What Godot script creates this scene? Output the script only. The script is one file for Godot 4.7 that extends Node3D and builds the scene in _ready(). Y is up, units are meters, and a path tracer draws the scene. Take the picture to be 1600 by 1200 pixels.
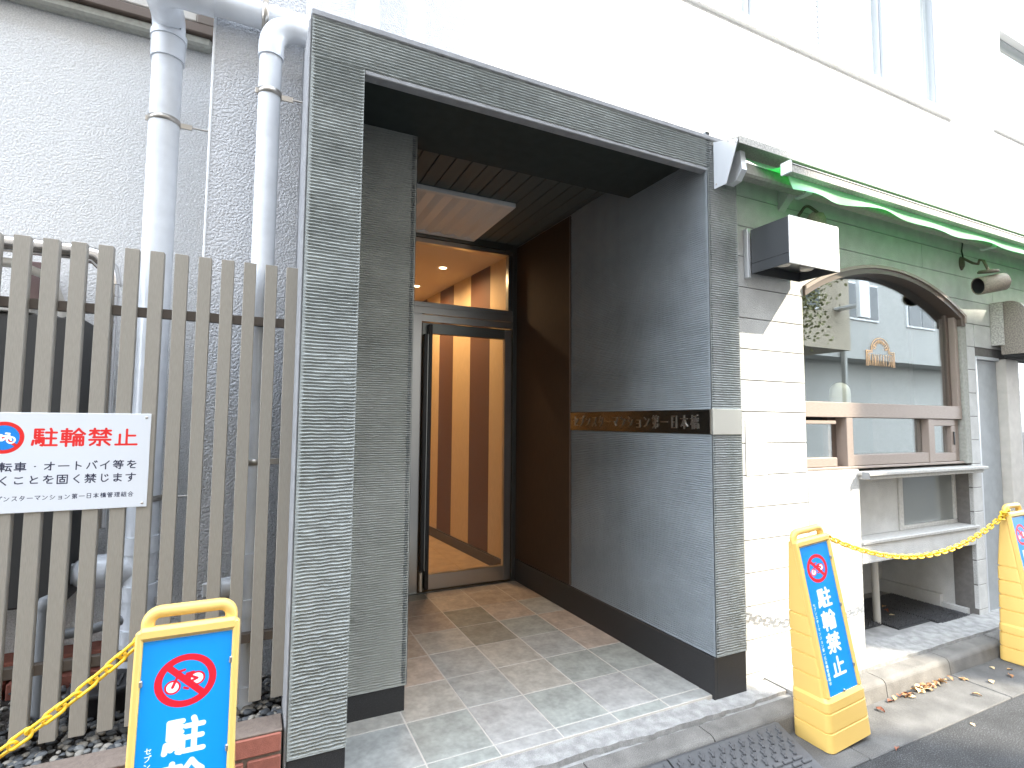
extends Node3D

const EXPO := 5.7
const SUN := 0.72
const SKY := 1.58
const FLAT := 0xFFFFFFFF

var rng := RandomNumberGenerator.new()
var noise := FastNoiseLite.new()
var T := {}
var MT := {}

# ---------------------------------------------------------------- helpers: naming
func thing(called: String, label: String, category: String, at := Vector3.ZERO, turn := 0.0, group := "") -> Node3D:
	var o := Node3D.new()
	o.name = called
	add_child(o, true)
	o.position = at
	o.rotation.y = turn
	return tag(o, label, category, group)

func tag(o: Node3D, label: String, category: String, group := "") -> Node3D:
	o.set_meta("label", label)
	o.set_meta("category", category)
	if group != "":
		o.set_meta("group", group)
	return o

func sub(called: String, parent: Node3D, at := Vector3.ZERO) -> Node3D:
	var o := Node3D.new()
	o.name = called
	parent.add_child(o, true)
	o.position = at
	return o

func put_mesh(called: String, mesh: Mesh, m: Material, parent: Node3D = self, x := Transform3D()) -> MeshInstance3D:
	var o := MeshInstance3D.new()
	o.name = called
	o.mesh = mesh
	o.material_override = m
	o.transform = x
	parent.add_child(o, true)
	return o

func put(called: String, st: SurfaceTool, m: Material, parent: Node3D = self, at := Vector3.ZERO) -> MeshInstance3D:
	st.generate_normals()
	return put_mesh(called, st.commit(), m, parent, Transform3D(Basis(), at))

func struct(called: String, st: SurfaceTool, m: Material) -> MeshInstance3D:
	var o := put(called, st, m)
	o.set_meta("kind", "structure")
	return o

# ---------------------------------------------------------------- helpers: shapes
func nb() -> SurfaceTool:
	var st := SurfaceTool.new()
	st.begin(Mesh.PRIMITIVE_TRIANGLES)
	st.set_smooth_group(FLAT)
	return st

func face(st: SurfaceTool, p: PackedVector3Array, out: Vector3) -> void:
	var n := (p[1] - p[0]).cross(p[2] - p[0])
	var flip := n.dot(out) > 0.0
	for i in range(1, p.size() - 1):
		if flip:
			st.add_vertex(p[0]); st.add_vertex(p[i + 1]); st.add_vertex(p[i])
		else:
			st.add_vertex(p[0]); st.add_vertex(p[i]); st.add_vertex(p[i + 1])

func box(st: SurfaceTool, c: Vector3, s: Vector3, b := 0.0, x := Transform3D()) -> void:
	var h := s * 0.5
	b = minf(b, minf(h.x, minf(h.y, h.z)) * 0.95)
	var pts := {}
	for sx in [-1, 1]:
		for sy in [-1, 1]:
			for sz in [-1, 1]:
				for ax in 3:
					var v := Vector3(sx * (h.x - b), sy * (h.y - b), sz * (h.z - b))
					v[ax] = [sx, sy, sz][ax] * h[ax]
					pts[[sx, sy, sz, ax]] = x * (c + v)
	for ax in 3:
		var u := (ax + 1) % 3
		var w := (ax + 2) % 3
		for s1 in [-1, 1]:
			var q := PackedVector3Array()
			for k in [[-1, -1], [1, -1], [1, 1], [-1, 1]]:
				var g := [0, 0, 0]
				g[ax] = s1; g[u] = k[0]; g[w] = k[1]
				q.append(pts[[g[0], g[1], g[2], ax]])
			var o := Vector3.ZERO
			o[ax] = s1
			face(st, q, x.basis * o)
			if b > 0.0:
				for s2 in [-1, 1]:
					var e := PackedVector3Array()
					for k in [[-1, ax], [1, ax], [1, u], [-1, u]]:
						var g := [0, 0, 0]
						g[ax] = s1; g[u] = s2; g[w] = k[0]
						e.append(pts[[g[0], g[1], g[2], k[1]]])
					var eo := Vector3.ZERO
					eo[ax] = s1; eo[u] = s2
					face(st, e, x.basis * eo)
	if b > 0.0:
		for sx in [-1, 1]:
			for sy in [-1, 1]:
				for sz in [-1, 1]:
					face(st, PackedVector3Array([pts[[sx, sy, sz, 0]], pts[[sx, sy, sz, 1]], pts[[sx, sy, sz, 2]]]), x.basis * Vector3(sx, sy, sz))

# box from corner to corner
func bb(st: SurfaceTool, x0: float, x1: float, y0: float, y1: float, z0: float, z1: float, b := 0.0) -> void:
	box(st, Vector3(x0 + x1, y0 + y1, z0 + z1) * 0.5, Vector3(absf(x1 - x0), absf(y1 - y0), absf(z1 - z0)), b)

func part(called: String, m: Material, parent: Node3D, x0: float, x1: float, y0: float, y1: float, z0: float, z1: float, b := 0.0) -> MeshInstance3D:
	var st := nb()
	bb(st, x0, x1, y0, y1, z0, z1, b)
	return put(called, st, m, parent)

func tube(st: SurfaceTool, path: PackedVector3Array, r: float, sides := 16, closed := false, caps := true) -> void:
	st.set_smooth_group(0)
	var n := path.size()
	var rings := []
	var up := Vector3.UP
	for i in n:
		var a := path[(i - 1 + n) % n] if closed or i > 0 else path[i]
		var b := path[(i + 1) % n] if closed or i < n - 1 else path[i]
		var d := (b - a).normalized()
		if i == 0:
			up = Vector3.UP if absf(d.y) < 0.9 else Vector3.RIGHT
		var s := d.cross(up).normalized()
		up = s.cross(d).normalized()
		var ring := PackedVector3Array()
		for k in sides:
			var t := TAU * k / sides
			ring.append(path[i] + (s * cos(t) + up * sin(t)) * r)
		rings.append(ring)
	for i in (n if closed else n - 1):
		var j := (i + 1) % n
		for k in sides:
			var l := (k + 1) % sides
			var q := PackedVector3Array([rings[i][k], rings[i][l], rings[j][l], rings[j][k]])
			face(st, q, (q[0] + q[2]) * 0.5 - (path[i] + path[j]) * 0.5)
	st.set_smooth_group(FLAT)
	if caps and not closed:
		face(st, rings[0], path[0] - path[1])
		face(st, rings[n - 1], path[n - 1] - path[n - 2])

func bend(a: Vector3, c: Vector3, b: Vector3, r: float, steps := 8) -> PackedVector3Array:
	var p := PackedVector3Array([a])
	var u := c + (a - c).normalized() * r
	var w := c + (b - c).normalized() * r
	for i in steps + 1:
		var t := float(i) / steps
		p.append(u.lerp(c, t).lerp(c.lerp(w, t), t))
	p.append(b)
	return p

func lathe(st: SurfaceTool, prof: PackedVector2Array, sides := 24, x := Transform3D()) -> void:
	st.set_smooth_group(0)
	for i in prof.size() - 1:
		for k in sides:
			var t0 := TAU * k / sides
			var t1 := TAU * (k + 1) / sides
			var p := PackedVector3Array()
			for e in [[i, t0], [i, t1], [i + 1, t1], [i + 1, t0]]:
				var v := prof[e[0]]
				p.append(x * Vector3(v.x * cos(e[1]), v.y, v.x * sin(e[1])))
			var d := prof[i + 1] - prof[i]
			var tm := (t0 + t1) * 0.5
			var o := x.basis * Vector3(d.y * cos(tm), -d.x, d.y * sin(tm))
			if prof[i].x < 1e-5:
				face(st, PackedVector3Array([p[0], p[2], p[3]]), o)
			elif prof[i + 1].x < 1e-5:
				face(st, PackedVector3Array([p[0], p[1], p[2]]), o)
			else:
				face(st, p, o)
	st.set_smooth_group(FLAT)

# outline in a plane, extruded by depth along its normal
func prism(st: SurfaceTool, poly: PackedVector2Array, depth: float, x := Transform3D()) -> void:
	var tri := Geometry2D.triangulate_polygon(poly)
	for i in range(0, tri.size(), 3):
		var a := PackedVector3Array()
		var b := PackedVector3Array()
		for k in 3:
			var v := poly[tri[i + k]]
			a.append(x * Vector3(v.x, v.y, depth))
			b.append(x * Vector3(v.x, v.y, 0))
		face(st, a, x.basis.z)
		face(st, b, -x.basis.z)
	var cw := Geometry2D.is_polygon_clockwise(poly)
	for i in poly.size():
		var p := poly[i]
		var q := poly[(i + 1) % poly.size()]
		var o := Vector3(q.y - p.y, p.x - q.x, 0) * (-1.0 if cw else 1.0)
		face(st, PackedVector3Array([x * Vector3(p.x, p.y, 0), x * Vector3(q.x, q.y, 0), x * Vector3(q.x, q.y, depth), x * Vector3(p.x, p.y, depth)]), x.basis * o)

# sheet of combed plaster: rows of ridges along u, real relief along the outward normal
func comb(o: Vector3, u: Vector3, w: float, h: float, pitch: float, ds: float, edge := [0.012, 0.012, 0.006, 0.006], rows := 5.0) -> ArrayMesh:
	var v := Vector3.UP
	var n := u.cross(v).normalized()
	var dt := pitch / rows
	var cx := int(ceil(w / ds)) + 1
	var cy := int(ceil(h / dt)) + 1
	var P := PackedVector3Array()
	var N := PackedVector3Array()
	var I := PackedInt32Array()
	var H := PackedFloat32Array()
	H.resize((cx + 2) * (cy + 2))
	P.resize(H.size()); N.resize(H.size())
	var off := o.x * 13.7 + o.y * 7.3 + o.z * 3.1
	for j in cy + 2:
		var t := clampf((j - 1) * h / (cy - 1), 0, h)
		for i in cx + 2:
			var s := clampf((i - 1) * w / (cx - 1), 0, w)
			var at := j * (cx + 2) + i
			var hh := -0.024
			if i > 0 and j > 0 and i <= cx and j <= cy:
				var e := 1.0
				if edge[0] > 0: e = minf(e, s / edge[0])
				if edge[1] > 0: e = minf(e, (w - s) / edge[1])
				if edge[2] > 0: e = minf(e, t / edge[2])
				if edge[3] > 0: e = minf(e, (h - t) / edge[3])
				e = clampf(e * e * 1.4 - 0.3, 0.0, 1.0)
				var band := noise.get_noise_2d(s * 90.0 + off * 31.0, t * 260.0)
				var warp := noise.get_noise_2d(s * 55.0 + off * 17.0, t * 55.0 + 400.0)
				var tear := noise.get_noise_2d(s * 1500.0 + off * 11.0, t * 1900.0)
				var ph := t / pitch + warp * 0.6 + tear * 0.17
				var groove := absf(cos(PI * ph))
				groove = groove * groove * groove
				var depth := 0.0085 * clampf(0.9 + band * 0.4, 0.5, 1.15)
				hh = -groove * depth * e + tear * 0.0021 * (0.35 + 0.65 * e) + warp * 0.0012
			H[at] = hh
			P[at] = o + u * s + v * t + n * hh
	for j in cy + 2:
		for i in cx + 2:
			var at := j * (cx + 2) + i
			if i < 2 or j < 2 or i >= cx or j >= cy:
				N[at] = n
			else:
				var gs := (H[at + 1] - H[at - 1]) / (2.0 * ds)
				var gt := (H[at + cx + 2] - H[at - cx - 2]) / (2.0 * dt)
				N[at] = (n - u * gs - v * gt).normalized()
	for j in cy + 1:
		for i in cx + 1:
			var a := j * (cx + 2) + i
			var b := a + cx + 2
			I.append_array([a, b, b + 1, a, b + 1, a + 1])
	var arr := []
	arr.resize(Mesh.ARRAY_MAX)
	arr[Mesh.ARRAY_VERTEX] = P
	arr[Mesh.ARRAY_NORMAL] = N
	arr[Mesh.ARRAY_INDEX] = I
	var m := ArrayMesh.new()
	m.add_surface_from_arrays(Mesh.PRIMITIVE_TRIANGLES, arr)
	return m

func multi(called: String, mesh: Mesh, m: Material, places: Array, parent: Node3D) -> MultiMeshInstance3D:
	var mm := MultiMesh.new()
	mm.transform_format = MultiMesh.TRANSFORM_3D
	mm.mesh = mesh
	mm.instance_count = places.size()
	for i in places.size():
		mm.set_instance_transform(i, places[i])
	var o := MultiMeshInstance3D.new()
	o.name = called
	o.multimesh = mm
	o.material_override = m
	o.set_meta("kind", "stuff")
	parent.add_child(o, true)
	return o

# ---------------------------------------------------------------- helpers: materials
func nt(freq: float, kind: int, oct: int, lo := -1.0, hi := 1.0, size := 512, warp := 0.0, seed_ := 1) -> NoiseTexture2D:
	var f := FastNoiseLite.new()
	f.seed = seed_
	f.frequency = freq
	f.noise_type = kind
	f.fractal_octaves = oct
	f.fractal_type = FastNoiseLite.FRACTAL_FBM if oct > 1 else FastNoiseLite.FRACTAL_NONE
	if warp > 0.0:
		f.domain_warp_enabled = true
		f.domain_warp_amplitude = warp
		f.domain_warp_frequency = freq
	var t := NoiseTexture2D.new()
	t.width = size
	t.height = size
	t.seamless = true
	t.noise = f
	if lo >= 0.0:
		var g := Gradient.new()
		g.colors = PackedColorArray([Color(lo, lo, lo), Color(hi, hi, hi)])
		g.offsets = PackedFloat32Array([0.12, 0.88])
		t.color_ramp = g
	return t

func mat(c: Vector3, rough := 0.8, o := {}) -> StandardMaterial3D:
	var m := StandardMaterial3D.new()
	m.albedo_color = Color(c.x, c.y, c.z).linear_to_srgb()
	m.roughness = rough
	m.metallic = o.get("met", 0.0)
	m.metallic_specular = o.get("spec", 0.5)
	if o.has("tex"):
		m.albedo_texture = T[o.tex]
	if o.has("tex") or o.has("bump"):
		m.uv1_triplanar = true
		m.uv1_world_triplanar = not o.get("local", false)
		m.uv1_scale = Vector3.ONE * float(o.get("ts", 1.0)) * o.get("stretch", Vector3.ONE)
	if o.has("bump"):
		m.heightmap_enabled = true
		m.heightmap_texture = T[o.bump]
		m.heightmap_scale = o.get("bs", 0.2)
	if o.has("dt"):
		m.detail_enabled = true
		m.detail_blend_mode = BaseMaterial3D.BLEND_MODE_MUL
		m.detail_albedo = T[o.dt]
		m.detail_uv_layer = BaseMaterial3D.DETAIL_UV_2
		m.uv2_triplanar = true
		m.uv2_world_triplanar = not o.get("local", false)
		m.uv2_scale = Vector3.ONE * float(o.get("ds", 0.3)) * o.get("dstretch", Vector3.ONE)
	return m

func make_materials() -> void:
	T.grain = nt(0.11, FastNoiseLite.TYPE_SIMPLEX, 4, 0.88, 1.0)
	T.blotch = nt(0.010, FastNoiseLite.TYPE_SIMPLEX, 8, 0.91, 1.0, 1024, 30.0, 3)
	T.stain = nt(0.007, FastNoiseLite.TYPE_SIMPLEX, 8, 0.82, 1.0, 1024, 40.0, 5)
	T.tile = nt(0.006, FastNoiseLite.TYPE_SIMPLEX, 9, 0.87, 1.0, 1024, 40.0, 8)
	T.faint = nt(0.008, FastNoiseLite.TYPE_SIMPLEX, 7, 0.94, 1.0, 1024, 20.0, 7)
	T.speck = nt(0.22, FastNoiseLite.TYPE_SIMPLEX, 3, 0.62, 1.0, 1024, 0.0, 9)
	T.salt = nt(0.13, FastNoiseLite.TYPE_CELLULAR, 1, 0.45, 1.0, 1024, 0.0, 4)
	T.stucco = nt(0.035, FastNoiseLite.TYPE_SIMPLEX, 4, -1, 1, 1024, 0.0, 11)
	T.fine = nt(0.12, FastNoiseLite.TYPE_SIMPLEX, 3, -1, 1, 512, 0.0, 12)
	T.lumps = nt(0.07, FastNoiseLite.TYPE_CELLULAR, 2, -1, 1, 512, 0.0, 13)
	T.rust = nt(0.03, FastNoiseLite.TYPE_SIMPLEX, 7, 0.72, 1.0, 1024, 20.0, 14)
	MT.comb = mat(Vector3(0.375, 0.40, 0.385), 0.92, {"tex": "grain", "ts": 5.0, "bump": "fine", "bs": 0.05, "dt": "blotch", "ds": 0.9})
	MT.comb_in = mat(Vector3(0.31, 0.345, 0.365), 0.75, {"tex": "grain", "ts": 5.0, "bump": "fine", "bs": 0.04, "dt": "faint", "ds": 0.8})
	MT.comb_lightened = mat(Vector3(0.43, 0.44, 0.405), 0.92, {"tex": "grain", "ts": 5.0, "bump": "fine", "bs": 0.05, "dt": "faint", "ds": 0.9})  # comb plaster, colour lightened to offset the shade on the deeper pier
	MT.render = mat(Vector3(0.32, 0.325, 0.335), 0.9, {"tex": "blotch", "ts": 1.2, "bump": "fine", "bs": 0.05})
	MT.granite = mat(Vector3(0.062, 0.06, 0.062), 0.5, {"tex": "salt", "ts": 3.0, "bump": "fine", "bs": 0.01})
	MT.stucco = mat(Vector3(0.745, 0.745, 0.74), 0.85, {"tex": "grain", "ts": 2.0, "bump": "stucco", "bs": 0.26})
	MT.stucco_coarse = mat(Vector3(0.66, 0.665, 0.68), 0.85, {"tex": "grain", "ts": 1.9, "bump": "stucco", "bs": 0.45})
	MT.stucco_fine = mat(Vector3(0.78, 0.78, 0.77), 0.85, {"tex": "faint", "ts": 2.5, "bump": "stucco", "bs": 0.3})
	MT.siding = mat(Vector3(0.70, 0.70, 0.68), 0.85, {"tex": "grain", "ts": 3.0, "bump": "stucco", "bs": 0.22, "dt": "faint", "ds": 0.8})
	MT.gap = mat(Vector3(0.16, 0.15, 0.14), 0.9, {"tex": "blotch", "ts": 2.0})
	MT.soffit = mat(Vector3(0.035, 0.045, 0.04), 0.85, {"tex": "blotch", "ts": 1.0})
	MT.plank = mat(Vector3(0.11, 0.13, 0.125), 0.6, {"tex": "grain", "ts": 3.0, "bump": "fine", "bs": 0.01})
	MT.dark = mat(Vector3(0.02, 0.02, 0.02), 0.8)
	MT.black = mat(Vector3(0.012, 0.012, 0.013), 0.35)
	MT.fixture = mat(Vector3(0.84, 0.83, 0.80), 0.45)
	MT.steel = mat(Vector3(0.5, 0.5, 0.49), 0.28, {"met": 1.0, "bump": "fine", "ts": 2.0, "stretch": Vector3(1, 12, 1), "bs": 0.01})
	MT.steel_dark = mat(Vector3(0.2, 0.21, 0.2), 0.3, {"met": 0.9})
	MT.plate = mat(Vector3(0.2, 0.19, 0.17), 0.22, {"met": 1.0})
	MT.plate_end = mat(Vector3(0.72, 0.7, 0.63), 0.38, {"met": 0.9})  # same steel as plate, made paler; bright reflection put into the colour
	MT.sash_grey = mat(Vector3(0.42, 0.45, 0.48), 0.4)
	MT.letter = mat(Vector3(0.42, 0.40, 0.37), 0.35, {"met": 1.0})
	MT.wood_panel = mat(Vector3(0.05, 0.027, 0.014), 0.75, {"tex": "grain", "ts": 2.0, "stretch": Vector3(1, 0.06, 1), "local": true})
	MT.beige = mat(Vector3(0.68, 0.52, 0.30), 0.6, {"tex": "grain", "ts": 2.5, "stretch": Vector3(1, 0.05, 1)})
	MT.brown = mat(Vector3(0.12, 0.048, 0.022), 0.6, {"tex": "grain", "ts": 2.5, "stretch": Vector3(1, 0.05, 1)})
	MT.baseboard = mat(Vector3(0.05, 0.035, 0.025), 0.5)
	MT.lobby_floor = mat(Vector3(0.42, 0.30, 0.18), 0.35, {"tex": "tile", "ts": 0.9})
	MT.lobby_ceiling = mat(Vector3(0.68, 0.58, 0.46), 0.9)
	MT.pvc = mat(Vector3(0.74, 0.77, 0.81), 0.22, {"tex": "faint", "ts": 1.0})
	MT.clamp = mat(Vector3(0.45, 0.42, 0.38), 0.35, {"met": 0.9})
	MT.slat = mat(Vector3(0.345, 0.315, 0.265), 0.5, {"tex": "grain", "ts": 3.0, "stretch": Vector3(6, 0.15, 6), "met": 0.15})
	MT.rail = mat(Vector3(0.13, 0.105, 0.085), 0.5)
	MT.chrome = mat(Vector3(0.62, 0.6, 0.58), 0.16, {"met": 1.0})
	MT.unit = mat(Vector3(0.5, 0.48, 0.44), 0.6)
	MT.unit_dark = mat(Vector3(0.05, 0.048, 0.045), 0.6)
	MT.grey_pipe = mat(Vector3(0.24, 0.25, 0.26), 0.45)
	MT.brick = []
	for i in 4:
		MT.brick.append(mat(Vector3(0.33, 0.115, 0.08) * [1.0, 0.86, 1.12, 0.95][i], 0.85, {"tex": "blotch", "ts": 3.0, "bump": "fine", "bs": 0.06}))
	MT.mortar = mat(Vector3(0.2, 0.155, 0.125), 0.95, {"tex": "blotch", "ts": 3.0, "bump": "lumps", "bs": 0.15})
	MT.soil = mat(Vector3(0.06, 0.05, 0.042), 0.95, {"tex": "blotch", "ts": 4.0, "bump": "lumps", "bs": 0.6})
	MT.pebble = []
	for c in [Vector3(0.22, 0.22, 0.21), Vector3(0.12, 0.125, 0.13), Vector3(0.36, 0.33, 0.28), Vector3(0.07, 0.075, 0.08)]:
		MT.pebble.append(mat(c * 0.65, 0.7))
	MT.yellow = mat(Vector3(0.78, 0.52, 0.15), 0.42)
	MT.chain = mat(Vector3(0.85, 0.55, 0.03), 0.4)
	MT.white_paint = mat(Vector3(0.8, 0.81, 0.82), 0.4)
	MT.concrete = mat(Vector3(0.42, 0.41, 0.39), 0.9, {"tex": "tile", "ts": 1.4, "bump": "fine", "bs": 0.08, "dt": "stain", "ds": 0.5})
	MT.kerb = mat(Vector3(0.33, 0.312, 0.285), 0.9, {"tex": "speck", "ts": 1.0, "bump": "fine", "bs": 0.06, "dt": "stain", "ds": 0.7})
	MT.cement = mat(Vector3(0.46, 0.45, 0.43), 0.92, {"tex": "grain", "ts": 2.2, "bump": "fine", "bs": 0.16, "dt": "stain", "ds": 1.6})
	MT.gutter = mat(Vector3(0.22, 0.213, 0.203), 0.92, {"tex": "speck", "ts": 0.9, "bump": "fine", "bs": 0.1, "dt": "stain", "ds": 0.6})
	MT.asphalt = mat(Vector3(0.115, 0.117, 0.12), 0.9, {"tex": "salt", "ts": 1.5, "bump": "salt", "bs": 0.3, "dt": "stain", "ds": 0.5})
	MT.rubber = mat(Vector3(0.085, 0.085, 0.088), 0.6, {"tex": "blotch", "ts": 3.0, "bump": "fine", "bs": 0.03})
	MT.bronze = mat(Vector3(0.36, 0.29, 0.245), 0.45, {"tex": "grain", "ts": 2.0, "stretch": Vector3(0.2, 4, 4), "met": 0.1})
	MT.bronze_dark = mat(Vector3(0.11, 0.08, 0.062), 0.5)
	MT.trim = mat(Vector3(0.36, 0.36, 0.32), 0.8, {"tex": "blotch", "ts": 3.0})
	MT.shelf = mat(Vector3(0.52, 0.51, 0.48), 0.6, {"tex": "blotch", "ts": 3.0})
	MT.glass = mat(Vector3(0.9, 0.95, 0.94), 0.03, {"spec": 0.14})
	MT.glass.transparency = BaseMaterial3D.TRANSPARENCY_ALPHA
	MT.glass.albedo_color.a = 0.03
	# tinted reflecting pane: part mirror, part clear
	var one := Image.create(4, 4, false, Image.FORMAT_RGBA8)
	one.fill(Color(1, 1, 1, 1))
	MT.mirror_pane = mat(Vector3(0.82, 0.87, 0.86), 0.01, {"met": 1.0})
	MT.mirror_pane.albedo_texture = ImageTexture.create_from_image(one)
	MT.mirror_pane.transparency = BaseMaterial3D.TRANSPARENCY_ALPHA
	MT.mirror_pane.albedo_color.a = 0.28
	MT.pane_grey = mat(Vector3(0.33, 0.35, 0.34), 0.05, {"met": 0.35})
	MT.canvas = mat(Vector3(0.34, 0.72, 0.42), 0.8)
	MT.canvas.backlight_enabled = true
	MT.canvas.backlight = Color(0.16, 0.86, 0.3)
	MT.alu = mat(Vector3(0.62, 0.64, 0.66), 0.35, {"met": 0.3})
	MT.alu_dirty = mat(Vector3(0.6, 0.58, 0.53), 0.6, {"tex": "rust", "ts": 2.0})
	MT.lamp_box = mat(Vector3(0.10, 0.105, 0.11), 0.3, {"met": 0.5})
	MT.lamp_face = mat(Vector3(0.82, 0.82, 0.79), 0.4)
	MT.old_metal = mat(Vector3(0.34, 0.29, 0.22), 0.7, {"tex": "rust", "ts": 3.0, "bump": "fine", "bs": 0.03})
	MT.old_dark = mat(Vector3(0.14, 0.115, 0.08), 0.7, {"tex": "rust", "ts": 4.0})
	MT.hood = mat(Vector3(0.34, 0.30, 0.25), 0.5, {"tex": "rust", "ts": 2.5, "met": 0.2})
	MT.door_grey = mat(Vector3(0.36, 0.38, 0.39), 0.55, {"tex": "faint", "ts": 1.0})
	MT.pillar_beige = mat(Vector3(0.5, 0.47, 0.42), 0.6, {"tex": "faint", "ts": 1.0})
	MT.bristle = mat(Vector3(0.018, 0.018, 0.018), 0.7)
	MT.leaf = []
	for c in [Vector3(0.36, 0.17, 0.07), Vector3(0.5, 0.3, 0.14), Vector3(0.62, 0.48, 0.28), Vector3(0.25, 0.09, 0.05)]:
		MT.leaf.append(mat(c, 0.7))
	MT.paper = mat(Vector3(0.82, 0.82, 0.8), 0.7)
	MT.gold = mat(Vector3(0.78, 0.48, 0.25), 0.5)
	MT.facade = mat(Vector3(0.36, 0.32, 0.27), 0.85)
	MT.facade_b = mat(Vector3(0.40, 0.35, 0.27), 0.85)
	MT.facade_white = mat(Vector3(0.40, 0.40, 0.38), 0.85)
	MT.far_glass = mat(Vector3(0.06, 0.07, 0.08), 0.3)
	MT.green_tree = mat(Vector3(0.2, 0.2, 0.08), 0.7)
	MT.bark = mat(Vector3(0.1, 0.08, 0.06), 0.9)

# ---------------------------------------------------------------- lettering: strokes on a grid of 100 by 100
const BAMBOO := "24,4 16,14 8,22;18,12 46,12;30,14 36,24;66,4 58,14 52,22;60,12 94,12;72,14 78,24"
const CART := "4,16 44,16;8,30 40,30 40,60 8,60 8,30;8,45 40,45;3,74 46,74;24,5 24,96"
var glyphs := {
	"駐": "12,8 12,52;12,8 44,8;28,8 28,52;12,23 42,23;12,38 42,38;12,52 46,52 46,80 42,92 36,90;6,66 3,88;17,64 18,82;26,62 29,78;35,60 39,74;72,4 76,16;54,24 96,24;56,55 94,55;52,91 98,91;75,24 75,91",
	"輪": CART + ";72,4 60,20 48,32;72,4 84,20 98,32;60,36 86,36;54,48 54,94;54,48 92,48 92,90 87,93;54,68 92,68;66,48 66,92;79,48 79,92",
	"禁": "8,14 44,14;26,3 26,42;26,16 18,28 6,36;26,16 34,26 44,33;54,14 94,14;74,3 74,42;74,16 64,28 54,35;74,16 82,26 95,36;22,50 78,50;6,64 94,64;50,64 50,94 40,91;30,74 22,84 10,92;70,73 80,82 91,92",
	"止": "52,8 52,90;52,42 88,42;22,36 22,90;5,91 96,91",
	"自": "50,3 44,14;22,16 78,16 78,94 22,94 22,16;22,42 78,42;22,68 78,68",
	"転": CART + ";56,20 92,20;50,44 98,44;70,44 62,70 54,88 92,82;82,64 96,94",
	"車": "10,18 90,18;18,32 82,32 82,66 18,66 18,32;18,49 82,49;6,80 94,80;50,4 50,97",
	"・": "47,50 53,50",
	"オ": "12,34 88,34;60,8 60,90 46,86;58,36 40,60 12,80",
	"ー": "8,50 92,50",
	"｜": "50,8 50,92",
	"ト": "38,8 38,92;38,40 78,58",
	"バ": "34,26 28,54 12,84;60,24 76,52 90,84;74,8 82,20;88,4 96,16",
	"イ": "84,8 56,38 12,58;56,38 56,94",
	"等": BAMBOO + ";20,34 80,34;50,26 50,48;8,48 92,48;12,64 90,64;68,50 68,94 56,91;30,72 42,84",
	"を": "18,20 78,20;46,6 36,36 16,58;22,52 40,40 52,44 54,66;90,40 62,52 42,68 46,86 84,88",
	"置": "14,6 86,6 86,24 14,24 14,6;38,6 38,24;62,6 62,24;8,36 92,36;50,28 50,46;30,46 76,46 76,82 30,82 30,46;30,58 76,58;30,70 76,70;14,46 14,93 94,93",
	"く": "70,8 28,48 72,92",
	"こ": "24,22 54,26 80,20;24,62 26,80 50,84 84,78",
	"と": "32,10 42,44;82,28 46,46 28,64 34,82 84,82",
	"固": "10,8 90,8 90,94 10,94 10,8;24,32 76,32;50,16 50,52;32,52 68,52 68,78 32,78 32,52",
	"じ": "30,8 30,72 42,88 62,86 86,64;56,20 64,34;74,14 82,28",
	"ま": "16,22 84,22;18,42 82,42;52,6 52,80 40,90 22,84 22,72 40,68 62,74 84,88",
	"す": "8,24 92,24;58,6 58,56 46,66 36,56 44,44 58,48 58,70 48,86 32,94",
	"セ": "8,40 88,30 70,58;36,8 36,78 46,88 86,86",
	"ブ": "12,20 74,20 66,56 44,78 22,90;80,4 86,16;92,1 98,13",
	"ン": "14,18 36,32;14,86 50,74 88,30",
	"ス": "18,16 78,16 58,52 14,88;56,56 86,88",
	"タ": "40,6 28,34 10,54;36,20 82,20 68,58 30,92;32,44 62,60",
	"マ": "8,18 90,18 70,44 48,64;32,48 62,84",
	"シ": "22,12 42,24;12,38 34,50;16,88 54,74 88,34",
	"ョ": "28,38 76,38 76,92 26,92;30,64 76,64",
	"第": BAMBOO + ";18,36 80,36 80,50 18,50 18,66 86,66 84,86 72,84;50,30 50,96;46,68 32,84 12,94",
	"一": "6,50 94,50",
	"日": "20,8 80,8 80,92 20,92 20,8;20,50 80,50",
	"本": "8,26 92,26;50,4 50,96;50,28 34,58 8,80;50,28 66,58 92,80;32,74 68,74",
	"橋": "4,26 40,26;22,4 22,96;22,28 14,52 4,66;22,34 38,52;84,4 66,10 48,12;44,24 98,24;70,10 60,30 44,42;74,26 84,36 98,42;58,36 84,36 84,50 58,50 58,36;48,94 48,60 94,60 94,90 88,92;60,70 82,70 82,86 60,86 60,70",
	"管": BAMBOO + ";50,26 50,34;8,46 8,36 92,36 92,46;26,46 74,46 74,62 26,62;26,46 26,94;26,76 78,76 78,94 26,94",
	"理": "6,14 40,14;8,46 38,46;4,82 42,76;23,14 23,80;52,8 92,8 92,50 52,50 52,8;52,29 92,29;72,8 72,92;52,70 92,70;46,92 98,92",
	"組": "24,4 10,26 26,34;38,18 22,40 8,54 40,50;24,54 24,96;12,66 6,86;36,64 42,82;56,10 88,10 88,92;56,10 56,92;56,36 88,36;56,62 88,62;46,92 98,92",
	"合": "50,4 30,26 6,44;50,4 70,26 94,44;32,46 68,46;24,60 76,60 76,94 24,94 24,60",
	"K": "24,4 24,96;80,4 28,56;44,44 84,96",
	"A": "8,96 50,4 92,96;24,66 76,66",
	"W": "4,4 26,96 50,14 74,96 96,4",
	"T": "8,4 92,4;50,4 50,96",
	"S": "84,14 50,4 20,22 50,48 82,72 50,96 16,84",
	"U": "16,4 16,78 50,96 84,78 84,4",
}

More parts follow.
